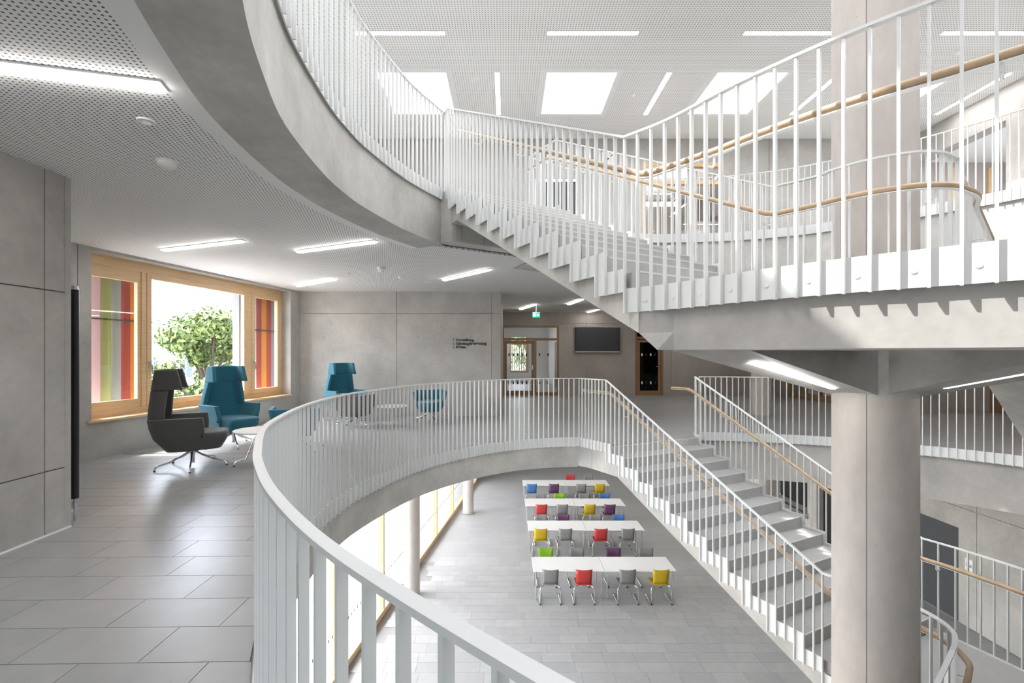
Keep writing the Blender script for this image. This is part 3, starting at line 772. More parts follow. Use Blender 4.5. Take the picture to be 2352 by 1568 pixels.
h1 = [(*(C0 - dC * 0.62 + nC * 0.10 + Vector((-0.06, 0.02))), 0.86), (*(C0 + nC * 0.09), 0.86), (*(C0 + dC * 11 * tC + nC * 0.09), Z_LAND_LOW + 0.86), (3.56, 4.78, Z_LAND_LOW + 0.86), (3.72, 4.54, Z_LAND_LOW + 0.86), (3.80, 4.30, Z_LAND_LOW + 0.86), (3.80, 4.08, Z_LAND_LOW + 0.86), (3.72, 3.88, Z_LAND_LOW + 0.86), (3.5, 3.68, Z_LAND_LOW + 0.84), (2.8, 3.26, Z_LAND_LOW + 0.45)]
s.finish([h1])

# upper floor, curved edge up to the stair head, then the outer side of the stair and the landing
s = Railing('white flat-bar railing on the curved concrete edge beam of the upper floor')
s.level(up_left, Z_UP, 36, sgn=1, split=((-1.49, 4.5), 24))
s.finish()
s = Railing('white railing with timber handrail along the outer side of the upper stair and its landing')
s.level([(-0.86, 6.68), tuple(A0)], Z_UP, 3, first=False, sgn=1)
s.stair(A0, dA, tA, 12, Z_UP, sgn=1)
s.level(land_near[:], Z_LAND, 44, sgn=1, plate=(-0.118, 0.045))
nA = Vector((-dA.y, dA.x))
lp = resample(catmull(land_near, 8), 44); pl_obj = [c for c in s.root.children if c.name.startswith('base_plate')][-1]
for i in range(1, 30, 2):
    a_, b_ = lp[i], lp[i + 1]; c_ = (a_ + b_) / 2; t_ = (b_ - a_).normalized(); n_ = Vector((t_.y, -t_.x, 0))
    o_ = c_ - n_ * 0.013; vs = []; N_ = 14
    for k in range(N_):
        an = 2 * PI * k / N_
        for r_, d_ in ((0.0125, 0.0), (0.0115, 0.004), (0.005, 0.0042)):
            p_ = o_ + t_ * (r_ * math.cos(an)) + n_ * d_; vs.append((p_.x, p_.y, Z_LAND - 0.045 + r_ * math.sin(an)))
    fs = [(3 * k + q, 3 * ((k + 1) % N_) + q, 3 * ((k + 1) % N_) + q + 1, 3 * k + q + 1) for k in range(N_) for q in (0, 1)] + [tuple(3 * k + 2 for k in range(N_))]
    obj('screw', vs, fs, 'white_steel', pl_obj)
hl = [Vector((*p, 0)) for p in v2(catmull(land_near[1:-2], 3))]
h = [(*(Vector((-0.86, 6.70)) + nA * 0.10), Z_UP + 0.80), (*(A0 + nA * 0.10), Z_UP + 0.80), (*(A0 + dA * 11 * tA + nA * 0.10 + dA * 0.1), Z_LAND + 0.80)]
for i, p in enumerate(hl[2:]):
    q = hl[min(i + 3, len(hl) - 1)] - hl[i + 1]; nn = Vector((-q.y, q.x)).normalized()
    h.append((p.x + nn.x * 0.10, p.y + nn.y * 0.10, Z_LAND + 0.80))
s.finish([h])
s = Railing('white railing with timber handrail inside the upper stair, wrapping round the thick column')
s.level([up_right[0], tuple(A0 + WA)], Z_UP, 7, sgn=-1)
s.stair(A0 + WA, dA, tA, 12, Z_UP, sgn=-1)
s.level([tuple(A0 + WA + dA * tA * 11)] + land_far, Z_LAND, 16, first=False, sgn=-1)
s.stair(B0, dB, tB, 12, Z_LAND, sgn=-1, bars=3)
e = A0 + WA
hf = [(*(Vector(up_right[0]) - nA * 0.10), Z_UP + 0.80), (*(e - nA * 0.10 - dA * 0.05), Z_UP + 0.80), (*(e + dA * 11 * tA - nA * 0.10 + dA * 0.05), Z_LAND + 0.80)]
lf = catmull(land_far, 3)
for i in range(2, len(lf) - 2):
    q = lf[i + 1] - lf[i - 1]; nn = Vector((q.y, -q.x)).normalized(); hf.append((lf[i].x + nn.x * 0.09, lf[i].y + nn.y * 0.09, Z_LAND + 0.80))
nB = Vector((dB.y, -dB.x))
hf += [(*(B0 + nB * 0.09), Z_LAND + 0.80), (*(B0 + dB * 11 * tB + nB * 0.09), Z_LAND - 12 * R_ST + 0.80)]
s.finish([hf])
s = Railing('white railing along the far gallery of the upper floor, behind the upper stair')
s.level(up_right, Z_UP, 102, sgn=1)
s.finish()
# gallery of the lounge floor
s = Railing('white railing along the far gallery of the lounge floor behind the column')
s.level(mid_right, 0.0, 50, sgn=1)
s.finish()
s = Railing('white railing with timber handrail on the far side of the stair going down')
fc = C0 + WC
s.level([(3.55, 9.13), tuple(fc)], 0.0, 3, sgn=-1)
s.stair(fc, dC, tC, 12, 0.0, sgn=-1)
e2 = fc + dC * tC * 11
s.level([tuple(e2), (5.27, 5.68)], Z_LAND_LOW, 2, first=True, last=False, sgn=-1)
s.level([(5.27, 5.68), (5.40, 5.3), (5.50, 4.95), (5.62, 4.3), (5.6, 3.6)], Z_LAND_LOW, 18, sgn=-1, plate=(-0.06, 0.02))
h2 = [(*(fc - nC * 0.16 - dC * 0.42), 0.86), (*(fc - nC * 0.10 - dC * 0.05), 0.86), (*(e2 - nC * 0.10), Z_LAND_LOW + 0.86), (5.17, 5.66, Z_LAND_LOW + 0.86), (5.30, 5.28, Z_LAND_LOW + 0.86), (5.40, 4.93, Z_LAND_LOW + 0.86), (5.52, 4.3, Z_LAND_LOW + 0.86), (5.5, 3.6, Z_LAND_LOW + 0.86)]
s.finish([h2])

# ------------------------------------------------------------------ lamps
def strip_light(label, a, b, z, wd, group=None, h=0.032):
    a = Vector(a); b = Vector(b); c = (a + b) / 2; d = b - a
    root = empty('ceiling_light', (c.x, c.y, z), math.atan2(d.y, d.x)); tag(root, label, 'light', group)
    L = d.length / 2; k = wd / 2
    MB().box(-L - 0.006, -k - 0.006, -0.012, L + 0.006, k + 0.006, 0).out('housing', 'white_paint', root)
    MB().quadprism([(-L + 0.02, -k + 0.008, -h), (L - 0.02, -k + 0.008, -h), (L - 0.02, k - 0.008, -h), (-L + 0.02, k - 0.008, -h)],
                   [(-L, -k, -0.012), (L, -k, -0.012), (L, k, -0.012), (-L, k, -0.012)]).out('diffuser', 'light_up' if z > 5 else 'light', root)
    return root
zc = Z_CEIL - 0.015
strip_light('long light strip on the perforated ceiling next to the round speaker', (-3.35, 2.37), (-1.95, 2.74), zc, 0.10)
strip_light('light strip on the perforated ceiling in front of the window', (-5.0, 7.02), (-3.53, 6.45), zc, 0.078)
strip_light('light strip on the perforated ceiling between window and edge beam', (-3.10, 7.14), (-1.76, 6.48), zc, 0.078)
strip_light('light strip close to the corner of window wall and pale concrete wall', (-4.64, 10.7), (-3.45, 9.72), zc, 0.078)
strip_light('light strip above the lettering on the pale concrete wall', (-1.30, 9.87), (-0.31, 8.62), zc, 0.078)
strip_light('light strip in the rear hall near the green exit sign', (0.45, 16.3), (0.86, 14.65), zc, 0.085)
strip_light('light strip in the rear hall cut off by the stair underside', (1.86, 14.7), (2.07, 13.3), zc, 0.085)
strip_light('light strip in the rear hall in front of the wall screen', (2.92, 17.45), (3.08, 16.4), zc, 0.085)
for x, lb in ((-2.5, 'partly behind the railing of the upper floor'), (0.66, 'in open view over the upper stair'), (3.88, 'cut off by the thick column'), (7.12, 'beyond the thick column near the side wall')):
    strip_light('light strip set crosswise in the upper ceiling, %s' % lb, (x, 7.91), (x + 1.48, 7.91), Z_ROOF, 0.085, 'upper ceiling light strips', 0.015)
for x, lb in ((-0.19, 'beside the round speaker disc'), (3.03, 'beside the smoke detector between two skylights'), (6.23, 'just before the thick column'), (9.4, 'close along the concrete side wall')):
    strip_light('light strip set lengthwise in the upper ceiling, %s' % lb, (x, 9.02), (x, 10.6), Z_ROOF, 0.085, 'upper ceiling light strips', 0.015)

for y in (11.2, 14.6, 18.0, 21.4):  # extra strips out of sight, put in to brighten the dining hall
    for x in (-0.4, 2.0, 4.4, 7.4):
        strip_light('unseen light strip added to brighten the dining hall, hidden by the lounge floor', (x, y), (x, y + 1.5), -0.485, 0.10, 'added dining hall light strips')
for x, y in ((4.6, 13.2), (7.2, 13.6), (9.0, 10.2), (10.6, 6.5), (12.2, 10.0), (6.6, 16.0)):  # hidden strips added to lift the dark gallery and rear hall
    strip_light('unseen light strip added to brighten the far gallery of the lounge floor', (x, y), (x, y + 1.4), zc, 0.085, 'added gallery light strips')
for y in (4.2, 0.5):  # added strips out of view, more light into the void from above
    for x in (-2.5, 0.66, 3.88, 7.12):
        strip_light('unseen crosswise light strip added in the upper ceiling to brighten the round opening', (x, y), (x + 1.48, y), Z_ROOF, 0.085, 'added light strips above the opening', 0.015)
for y in (5.31, 1.6):  # likewise added out of view to light beams and column
    for x in (-3.4, -0.19, 3.03, 6.23):
        strip_light('unseen lengthwise light strip added in the upper ceiling to brighten the round opening', (x, y), (x, y + 1.58), Z_ROOF, 0.085, 'added light strips above the opening', 0.015)
def ceil_disc(name, label, cat, x, y, z, r, h, dome=False, group=None, inner=None):
    root = empty(name, (x, y, z)); tag(root, label, cat, group)
    if dome:
        m = MB(); m.cyl(0, 0, -0.012, 0, r, 28); shade_auto(m.out('mounting_plate', 'white_paint', root))
        m = MB(); m.cyl(0, 0, -h * 0.6, -0.012, r * 0.86, 28, r * 0.92).cyl(0, 0, -h, -h * 0.6, r * 0.6, 28, r * 0.86); shade_auto(m.out('dome', 'white_paint', root), 50)
    else:
        m = MB(); m.cyl(0, 0, -h, 0, r * 0.94, 28, r); shade_auto(m.out('ring', 'white_paint', root))
        m = MB(); m.cyl(0, 0, -h - 0.003, -h + 0.001, r * (inner or 0.55), 24); shade_auto(m.out('grille', 'steel' if inner is None else 'white_paint', root))
    return root
ceil_disc('ceiling_speaker', 'round flush speaker in the perforated ceiling near the long light strip', 'speaker', -2.36, 3.16, zc, 0.055, 0.01)
ceil_disc('motion_sensor', 'white domed sensor on the perforated ceiling above the concrete wall block', 'sensor', -2.69, 3.82, zc, 0.075, 0.055, True)
def detector(label, x, y, z, s=1.0, group=None):
    root = empty('smoke_detector', (x, y, z)); tag(root, label, 'smoke detector', group)
    shade_auto(MB().cyl(0, 0, -0.03 * s, 0, 0.055 * s, 24, 0.06 * s).out('base', 'white_paint', root))
    shade_auto(MB().cyl(0, 0, -0.075 * s, -0.03 * s, 0.03 * s, 20, 0.045 * s).out('sensing_head', 'white_paint', root))
detector('white smoke detector on the lounge ceiling, the larger of two', -2.22, 8.5, zc, 1.2)
ceil_disc('motion_sensor', 'small white domed sensor on the lounge ceiling beside the smoke detector', 'sensor', -2.08, 9.5, zc, 0.07, 0.05, True)
ceil_disc('ceiling_speaker', 'flat round speaker disc on the lounge ceiling close to the pale concrete wall', 'speaker', -1.68, 10.25, zc, 0.10, 0.008, inner=0.85)
ceil_disc('ceiling_speaker', 'tiny round disc on the lounge ceiling between two light strips', 'speaker', -3.0, 9.1, zc, 0.05, 0.01, inner=0.8)
ceil_disc('ceiling_speaker', 'round speaker disc in the upper ceiling between two skylights', 'speaker', -0.63, 9.25, Z_ROOF, 0.085, 0.006, inner=0.9)
ceil_disc('ceiling_speaker', 'round speaker disc in the upper ceiling close to the thick column', 'speaker', 5.83, 9.25, Z_ROOF, 0.085, 0.006, inner=0.9)
detector('white smoke detector on the upper ceiling between skylight and light strip', 2.53, 9.77, Z_ROOF, 1.0)
detector('white smoke detector on the upper ceiling to the right of the thick column', 7.85, 8.4, Z_ROOF, 1.0)

# ------------------------------------------------------------------ big timber window with fins
def LW(s, o, z=0.0):
    p = OW + UW * s + NW * o; return (p.x, p.y, z)
def wbox(mb, s0, s1, o0, o1, z0, z1):
    mb.quadprism([LW(s0, o0, z0), LW(s1, o0, z0), LW(s1, o1, z0), LW(s0, o1, z0)], [LW(s0, o0, z1), LW(s1, o0, z1), LW(s1, o1, z1), LW(s0, o1, z1)])
    return mb
win = struct(empty('window_26'), 'wide timber window with coloured fins outside')
def wpart(name, m, *boxes, parent=None, bevel=0.0):
    b = MB()
    for q in boxes: wbox(b, *q)
    return b.out(name, m, parent or win, bevel=bevel)
wpart('outer_frame', 'wood_frame', (0.206, 0.30, 0.235, 0.32, 0.55, 2.985), (4.75, 4.83, 0.235, 0.32, 0.55, 2.985), (0.30, 4.75, 0.235, 0.32, 2.84, 2.985), (0.30, 4.75, 0.235, 0.32, 0.55, 0.645), bevel=0.004)
wpart('mullion', 'wood_frame', (1.20, 1.285, 0.225, 0.32, 0.645, 2.84), bevel=0.004)
wpart('mullion', 'wood_frame', (3.63, 3.78, 0.225, 0.32, 0.645, 2.84), bevel=0.004)
s1 = wpart('fixed_frame', 'wood_frame', (0.30, 0.36, 0.245, 0.31, 0.645, 2.84), (1.14, 1.20, 0.245, 0.31, 0.645, 2.84), (0.36, 1.14, 0.245, 0.31, 2.66, 2.84), (0.36, 1.14, 0.245, 0.31, 0.645, 0.78))
wpart('pane', 'glass', (0.36, 1.14, 0.275, 0.285, 0.78, 2.66), parent=s1)
s2 = wpart('sash', 'wood_frame', (1.285, 1.37, 0.215, 0.30, 0.645, 2.84), (3.55, 3.63, 0.215, 0.30, 0.645, 2.84), (1.37, 3.55, 0.215, 0.30, 2.75, 2.84), (1.37, 3.55, 0.215, 0.30, 0.645, 0.735), bevel=0.004)
wpart('pane', 'glass', (1.37, 3.55, 0.255, 0.265, 0.735, 2.75), parent=s2)
s3 = wpart('sash', 'wood_frame', (3.78, 3.88, 0.215, 0.30, 0.645, 2.84), (4.65, 4.75, 0.215, 0.30, 0.645, 2.84), (3.88, 4.65, 0.215, 0.30, 2.74, 2.84), (3.88, 4.65, 0.215, 0.30, 0.645, 0.745), bevel=0.004)
wpart('pane', 'glass', (3.88, 4.65, 0.255, 0.265, 0.745, 2.74), parent=s3)
def whandle(s_, parent):
    MB().tube([LW(s_, 0.215, 1.32), LW(s_, 0.17, 1.32), LW(s_ + 0.005, 0.16, 1.28), LW(s_ + 0.01, 0.165, 1.17)], 0.011, 8).out('handle', 'steel', parent)
    wbox(MB(), s_ - 0.015, s_ + 0.015, 0.208, 0.216, 1.26, 1.37).out('rosette', 'steel', parent)
whandle(1.33, s2); whandle(3.83, s3)
wpart('sill_board', 'wood_frame', (0.15, 4.86, -0.035, 0.24, 0.518, 0.552), bevel=0.003)
wpart('reveal_lining', 'wood_frame', (0.206, 4.83, 0.20, 0.235, 2.968, 2.985))
# exterior lintel/soffit and ledge of the fins
wpart('outer_soffit', 'fin_slate', (0.0, 1.50, 0.43, 1.0, 2.86, 3.0), (3.60, 5.9, 0.43, 1.0, 2.86, 3.0))
wpart('outer_ledge', 'render_white', (0.0, 5.9, 0.33, 0.95, 0.52, 0.56))
wpart('guide_track', 'fin_slate', (3.66, 3.74, 0.36, 0.52, 0.6, 2.9), (3.58, 3.62, 0.36, 0.52, 0.6, 2.9))
def fin(s_, m, turn, wd=0.165, o=0.66):
    c = Vector(LW(s_, o)); a = math.atan2(UW.y, UW.x) + turn
    root = tag(empty('sun_fin', (c.x, c.y, 0.57), a), None, 'fin')
    return root
FL = {'fin_mauve': 'mauve', 'fin_green': 'light green', 'fin_grey': 'blue-grey', 'fin_red': 'red', 'fin_orange': 'orange', 'fin_slate': 'slate grey', 'fin_pale': 'pale lilac'}
def put_fins(s0, step, cols, where, turn):
    for i, cc in enumerate(cols):
        c = Vector(LW(s0 + step * i, 0.68)); a = math.atan2(UW.y, UW.x) + turn
        root = empty('sun_fin', (c.x, c.y, 0.56), a)
        nxt = FL[cols[i + 1]] if i + 1 < len(cols) else None
        prv = FL[cols[i - 1]] if i else None
        rel = ('between %s and %s fins' % (prv, nxt)) if prv and nxt else ('next to the %s fin' % (nxt or prv))
        tag(root, '%s upright sun fin %s, %s' % (FL[cc], rel, where), 'fin')
        k = 0.095
        b = MB().box(-k, -0.016, 0, k, 0.016, 2.30).out('blade', cc, root, bevel=0.008)
        MB().cyl(0.02, 0, 1.49, 1.51, 0.035, 10).out('clamp', 'black', root)
put_fins(0.79, 0.165, ['fin_mauve', 'fin_green', 'fin_grey', 'fin_red', 'fin_orange', 'fin_slate'], 'outside the left window light', math.radians(-40))
put_fins(4.38, 0.175, ['fin_pale', 'fin_red', 'fin_orange', 'fin_red', 'fin_grey', 'fin_slate'], 'outside the narrow opening sash', math.radians(-40))
for a_, b_, t_ in ((0.2, 1.75, 'left window light'), (4.0, 5.5, 'narrow opening sash')):
    tag(MB().tube([LW(a_, 0.60, 2.055), LW(b_, 0.60, 2.055)], 0.012, 6).out('actuator_rod', 'black'), 'thin dark rod linking the sun fins outside the %s' % t_, 'rod')

# ------------------------------------------------------------------ radiator by the wall corner
rr = tag(empty('radiator', (-3.90, 4.36, 0.0)), 'tall black tube radiator at the corner of the concrete wall block', 'radiator')
for i in range(5):
    shade_auto(MB().cyl(0.0 - i * 0.075, 0, 0.20, 2.08, 0.030, 16).out('tube', 'black_paint', rr), 40)
    if i == 0: shade_auto(MB().cyl(0, 0, 2.08, 2.115, 0.030, 16, 0.022).out('end_cap', 'steel', rr), 40)
MB().box(-0.33, -0.02, 0.23, 0.02, 0.02, 0.27).box(-0.33, -0.02, 2.0, 0.02, 0.02, 2.04).out('header', 'black_paint', rr)
shade_auto(MB().cyl(0.0, 0, 0.0, 0.2, 0.012, 12).cyl(0, 0, 0.12, 0.17, 0.02, 12).out('valve', 'chrome', rr))
MB().box(-0.2, -0.14, 1.7, -0.16, -0.02, 1.74).out('wall_bracket', 'black_paint', rr)

# ------------------------------------------------------------------ lounge furniture
def u_pts(fx, bx, hw, rad, n=6):
    P = [(fx, -hw), (bx + rad + (fx - bx - rad) * 0.5, -hw)] if fx > bx + rad + 0.02 else [(fx, -hw)]
    for i in range(n + 1):
        a = -PI / 2 - PI / 2 * i / n; P.append((bx + rad + rad * math.cos(a), -hw + rad + rad * math.sin(a)))
    for i in range(n + 1):
        a = PI - PI / 2 * i / n; P.append((bx + rad + rad * math.cos(a), hw - rad + rad * math.sin(a)))
    P += [(bx + rad + (fx - bx - rad) * 0.5, hw), (fx, hw)] if fx > bx + rad + 0.02 else [(fx, hw)]
    return P
def u_loft(levels, th, name, m, parent):
    """upholstered U-shaped shell; levels = (z, front x, back x, half width)"""
    v = []; f = []; n = None
    for z, fx, bx, hw in levels:
        o = u_pts(fx, bx, hw, 0.11); i = u_pts(fx, bx + th, hw - th, 0.075)
        n = len(o)
        v += [(x, y, z) for x, y in o] + [(x, y, z) for x, y in i]
    for k in range(len(levels) - 1):
        a = k * 2 * n; b = a + 2 * n
        for j in range(n - 1):
            f.append((a + j, a + j + 1, b + j + 1, b + j)); f.append((a + n + j, b + n + j, b + n + j + 1, a + n + j + 1))
        f.append((a, b, b + n, a + n)); f.append((a + n - 1, a + 2 * n - 1, b + 2 * n - 1, b + n - 1))
    t = (len(levels) - 1) * 2 * n
    for j in range(n - 1):
        f.append((j, n + j, n + j + 1, j + 1)); f.append((t + j, t + j + 1, t + n + j + 1, t + n + j))
    o = obj(name, v, f, m, parent); shade_auto(o, 50)
    bv = o.modifiers.new('bevel', 'BEVEL'); bv.width = 0.014; bv.segments = 3; bv.limit_method = 'ANGLE'; bv.angle_limit = math.radians(50)
    return o
def star_base(root, r, z_top, n=5, rot=0.3):
    hub = shade_auto(MB().cyl(0, 0, 0.05, z_top, 0.026, 20).cyl(0, 0, z_top - 0.07, z_top - 0.01, 0.045, 20).out('hub', 'chrome', root), 40)
    zt = z_top - 0.05
    for i in range(n):
        a = rot + 2 * PI * i / n; c, s_ = math.cos(a), math.sin(a)
        p = [(0.03, zt), (0.07, zt - 0.015), (0.12, zt - 0.05), (r * 0.6, 0.09), (r * 0.9, 0.062), (r * 0.97, 0.05), (r, 0.02), (r, 0.0)]
        lg = shade_auto(MB().tube([(c * x, s_ * x, z) for x, z in p], 0.011, 8).out('leg', 'chrome', root), 50)
        MB().cyl(c * r, s_ * r, 0, 0.012, 0.014, 10).out('foot', 'black', lg)
def seat_pad(parent, m, x0, x1, hw, z0, z1, name='seat'):
    N = 36; v = []; f = []
    prof = [(z0, 0.80), (z0 + 0.5 * (z1 - z0), 0.97), (z1 - 0.03, 1.0), (z1 - 0.008, 0.985), (z1, 0.93)]
    cx_, hx = (x0 + x1) / 2, (x1 - x0) / 2
    for z, k in prof:
        for i in range(N):
            a = 2 * PI * i / N; c, s_ = math.cos(a), math.sin(a); e = 2 / 3.6
            v.append((cx_ + hx * k * math.copysign(abs(c) ** e, c), hw * k * math.copysign(abs(s_) ** e, s_), z))
    for k in range(len(prof) - 1):
        for i in range(N): f.append((k * N + i, k * N + (i + 1) % N, (k + 1) * N + (i + 1) % N, (k + 1) * N + i))
    f.append(tuple(range(N))[::-1]); f.append(tuple(range((len(prof) - 1) * N, len(prof) * N)))
    return shade_auto(obj(name, v, f, m, parent), 60)
def lounge_chair(label, x, y, face, m, high=True, rot=0.3, m_out=None):
    root = empty('lounge_chair', (x, y, 0), face); tag(root, label, 'armchair')
    u_loft([(0.235, 0.10, -0.27, 0.235), (0.42, 0.16, -0.40, 0.325), (0.56, 0.165, -0.44, 0.355), (0.68, 0.15, -0.455, 0.375)], 0.065, 'armrest_shell', m_out or m, root)
    if high:
        u_loft([(0.66, -0.27, -0.455, 0.345), (0.80, -0.26, -0.45, 0.325), (1.04, -0.235, -0.43, 0.275)], 0.06, 'backrest', m, root)
        u_loft([(1.04, -0.075, -0.43, 0.285), (1.30, -0.14, -0.395, 0.265)], 0.055, 'headrest', m, root)
    seat_pad(root, m, -0.36, 0.42, 0.275, 0.245, 0.47)
    MB().cyl(0.14, -0.33, 0.42, 0.45, 0.012, 8).out('adjusting_knob', 'black', root)
    star_base(root, 0.42, 0.25, 5, rot)
    return root
lounge_chair('grey high-backed lounge chair seen side-on, standing alone by the window', -4.22, 6.48, math.radians(27), 'grey_fabric', True, rot=math.radians(-88))
lounge_chair('teal high-backed lounge chair with its back to the timber window', -4.50, 7.95, math.radians(-32), 'teal', True, rot=math.radians(-20))
lounge_chair('teal low-backed tub chair behind the curved railing next to the low round table', -3.32, 7.62, math.radians(110), 'teal', False, rot=0.1)
lounge_chair('teal high-backed lounge chair against the pale concrete wall', -3.62, 10.95, math.radians(-40), 'teal', True, rot=0.2)
lounge_chair('dark grey low tub chair turned away, in front of the teal wall-side chair', -3.13, 10.0, math.radians(80), 'grey_fabric', False, rot=0.5)
lounge_chair('teal low tub chair facing the room, alone in front of the pale concrete wall', -1.72, 10.75, math.radians(-80), 'teal', False, rot=0.35)
def coffee_table(label, x, y, r, z):
    root = tag(empty('coffee_table', (x, y, 0)), label, 'table')
    shade_auto(MB().cyl(0, 0, z - 0.018, z, r, 48).out('tabletop', 'tabletop', root), 40)
    star_base(root, r * 0.95, z - 0.018, 4, 0.5)
coffee_table('low round white coffee table between the grey and teal window-side chairs', -3.34, 6.62, 0.37, 0.47)
coffee_table('low round white coffee table between the two tub chairs at the concrete wall', -2.38, 9.95, 0.32, 0.44)

# ------------------------------------------------------------------ dining hall furniture
def make_table(label, x0, y0, w_, d_, group):
    root = tag(empty('dining_table', (x0 + w_ / 2, y0 + d_ / 2, Z_LOW)), label, 'table', group)
    MB().box(-w_ / 2 + 0.004, -d_ / 2, 0.712, w_ / 2 - 0.004, d_ / 2, 0.737).out('tabletop', 'tabletop', root, bevel=0.003)
    MB().box(-w_ / 2 + 0.07, -d_ / 2 + 0.06, 0.68, w_ / 2 - 0.07, -d_ / 2 + 0.09, 0.712).box(-w_ / 2 + 0.07, d_ / 2 - 0.09, 0.68, w_ / 2 - 0.07, d_ / 2 - 0.06, 0.712).out('apron', 'steel', root)
    for sx in (-1, 1):
        for sy in (-1, 1):
            lg = shade_auto(MB().cyl(sx * (w_ / 2 - 0.07), sy * (d_ / 2 - 0.07), 0, 0.712, 0.017, 12).out('leg', 'chrome', root), 40)
    return root
rows = [(11.95, 'end row at the open floor'), (14.73, 'second row from the open floor'), (17.12, 'third row from the open floor'), (19.76, 'row half hidden by the floor edge')]
for y, where in rows:
    for x0, side in ((0.64, 'glazing-side half'), (2.42, 'stair-side half')):
        make_table('long white dining table, %s of the %s' % (side, where), x0, y, 1.775, 0.85, 'dining tables')
def make_chair(colm):
    root = empty('cafeteria_chair')
    # local: faces +y (back towards -y)
    N = 6; v = []; f = []
    for i in range(N + 1):
        u = -1 + 2 * i / N
        for (y, z) in ((-0.19, 0.455), (-0.05, 0.445), (0.12, 0.452), (0.21, 0.44)):
            v.append((u * 0.20, y, z + 0.012 * u * u))
    for i in range(N):
        for k in range(3): f.append((i * 4 + k, (i + 1) * 4 + k, (i + 1) * 4 + k + 1, i * 4 + k + 1))
    o = obj('seat', v, f, colm, root); sm = o.modifiers.new('solid', 'SOLIDIFY'); sm.thickness = 0.012; shade_auto(o, 60)
    v = []; f = []
    for i in range(N + 1):
        u = -1 + 2 * i / N
        for (y, z) in ((-0.200, 0.475), (-0.222, 0.58), (-0.232, 0.70), (-0.245, 0.83)):
            v.append((u * (0.185 + 0.02 * (z - 0.475) / 0.355), y + 0.03 * u * u * 0.8, z + (0.012 * u * u if z > 0.8 else 0)))
    for i in range(N):
        for k in range(3): f.append((i * 4 + k, (i + 1) * 4 + k, (i + 1) * 4 + k + 1, i * 4 + k + 1))
    o = obj('backrest', v, f, colm, root); sm = o.modifiers.new('solid', 'SOLIDIFY'); sm.thickness = 0.012; shade_auto(o, 60)
    for sx in (-1, 1):
        p = [(sx * 0.15, 0.10, 0.43), (sx * 0.16, -0.10, 0.43), (sx * 0.165, -0.18, 0.432), (sx * 0.20, -0.215, 0.428), (sx * 0.235, -0.235, 0.405), (sx * 0.248, -0.245, 0.35), (sx * 0.25, -0.265, 0.05), (sx * 0.25, -0.262, 0.022), (sx * 0.25, -0.24, 0.014), (sx * 0.245, 0.27, 0.014)]
        lg = shade_auto(MB().tube(p, 0.0125, 8).out('skid_leg', 'chrome', root), 50)
        MB().box(sx * 0.25 - 0.016, -0.28, 0.0, sx * 0.25 + 0.016, -0.235, 0.024).box(sx * 0.245 - 0.016, 0.25, 0.0, sx * 0.245 + 0.016, 0.285, 0.024).out('floor_glide', 'black', lg)
    MB().tube([(-0.16, -0.02, 0.43), (0.16, -0.02, 0.43)], 0.010, 6).out('cross_bar', 'chrome', root)
    return root
def copy_tree(o, parent=None):
    c = o.copy(); COL.objects.link(c); c.parent = parent
    for ch in o.children: copy_tree(ch, c)
    return c
protos = {}
def place_chair(col, x, y, rz, label):
    if col not in protos: o = protos[col] = make_chair('chair_' + col)
    else: o = copy_tree(protos[col])
    o.location = (x, y, Z_LOW); o.rotation_euler = (0, 0, rz)
    tag(o, label, 'chair', 'cafeteria chairs in the dining hall')
near = [(12.02, [(1.054, 'grey'), (1.88, 'red'), (2.94, 'grey'), (3.756, 'yellow')]), (14.80, [(1.015, 'yellow'), (1.76, 'grey'), (2.83, 'red'), (3.64, 'grey')]),
        (17.15, [(1.2, 'red'), (1.93, 'grey'), (2.89, 'yellow'), (3.6, 'purple')]), (19.82, [(1.0, 'blue'), (1.90, 'purple'), (3.01, 'grey'), (3.76, 'yellow')])]
far = [(12.90, [(1.04, 'green'), (1.89, 'grey'), (2.88, 'purple'), (3.76, 'grey')]), (15.65, [(1.12, 'grey'), (1.84, 'purple'), (2.9, 'grey'), (3.65, 'blue')]),
       (18.05, [(1.24, 'grey'), (1.97, 'green'), (2.92, 'grey'), (3.69, 'blue')]), (20.92, [(2.75, 'red'), (3.55, 'grey')])]
RN = ['end row', 'second row', 'third row', 'half-hidden row']
for way, rowset, rz in (('back to the open floor', near, 0.0), ('facing the open floor', far, PI)):
    for k, (y, cs) in enumerate(rowset):
        for i, (x, c) in enumerate(cs):
            if i == 0: rel = 'at the glazing end beside a %s one' % cs[1][1]
            elif i == len(cs) - 1: rel = 'at the stair end beside a %s one' % cs[i - 1][1]
            else: rel = 'between %s and %s ones' % (cs[i - 1][1], cs[i + 1][1])
            place_chair(c, x, y, rz + random.uniform(-0.03, 0.03), '%s chair %s, %s, %s' % (c, rel, RN[k], way.replace(' the', '')))

# ------------------------------------------------------------------ dining hall glazing
G0 = Vector((-4.00, 2.0, 0)); G1 = Vector((-1.45, 23.0, 0)); UG = (G1 - G0).normalized(); NG = Vector((-UG.y, UG.x, 0)); LG = (G1 - G0).length
gz = struct(empty('window_27'), 'timber framed glazing along the dining hall')
def gbox(mb, s0, s1, o0, o1, z0, z1):
    P = lambda s_, o, z: tuple(G0 + UG * s_ + NG * o + Vector((0, 0, z)))
    mb.quadprism([P(s0, o0, z0), P(s1, o0, z0), P(s1, o1, z0), P(s0, o1, z0)], [P(s0, o0, z1), P(s1, o0, z1), P(s1, o1, z1), P(s0, o1, z1)]); return mb
gbox(MB(), 0, LG, 0, 0.16, Z_LOW, Z_LOW + 0.14).out('bottom_rail', 'wood_frame', gz)
gbox(MB(), 0, LG, 0.02, 0.12, -0.62, -0.48).out('top_rail', 'wood_frame', gz)
ns = 9
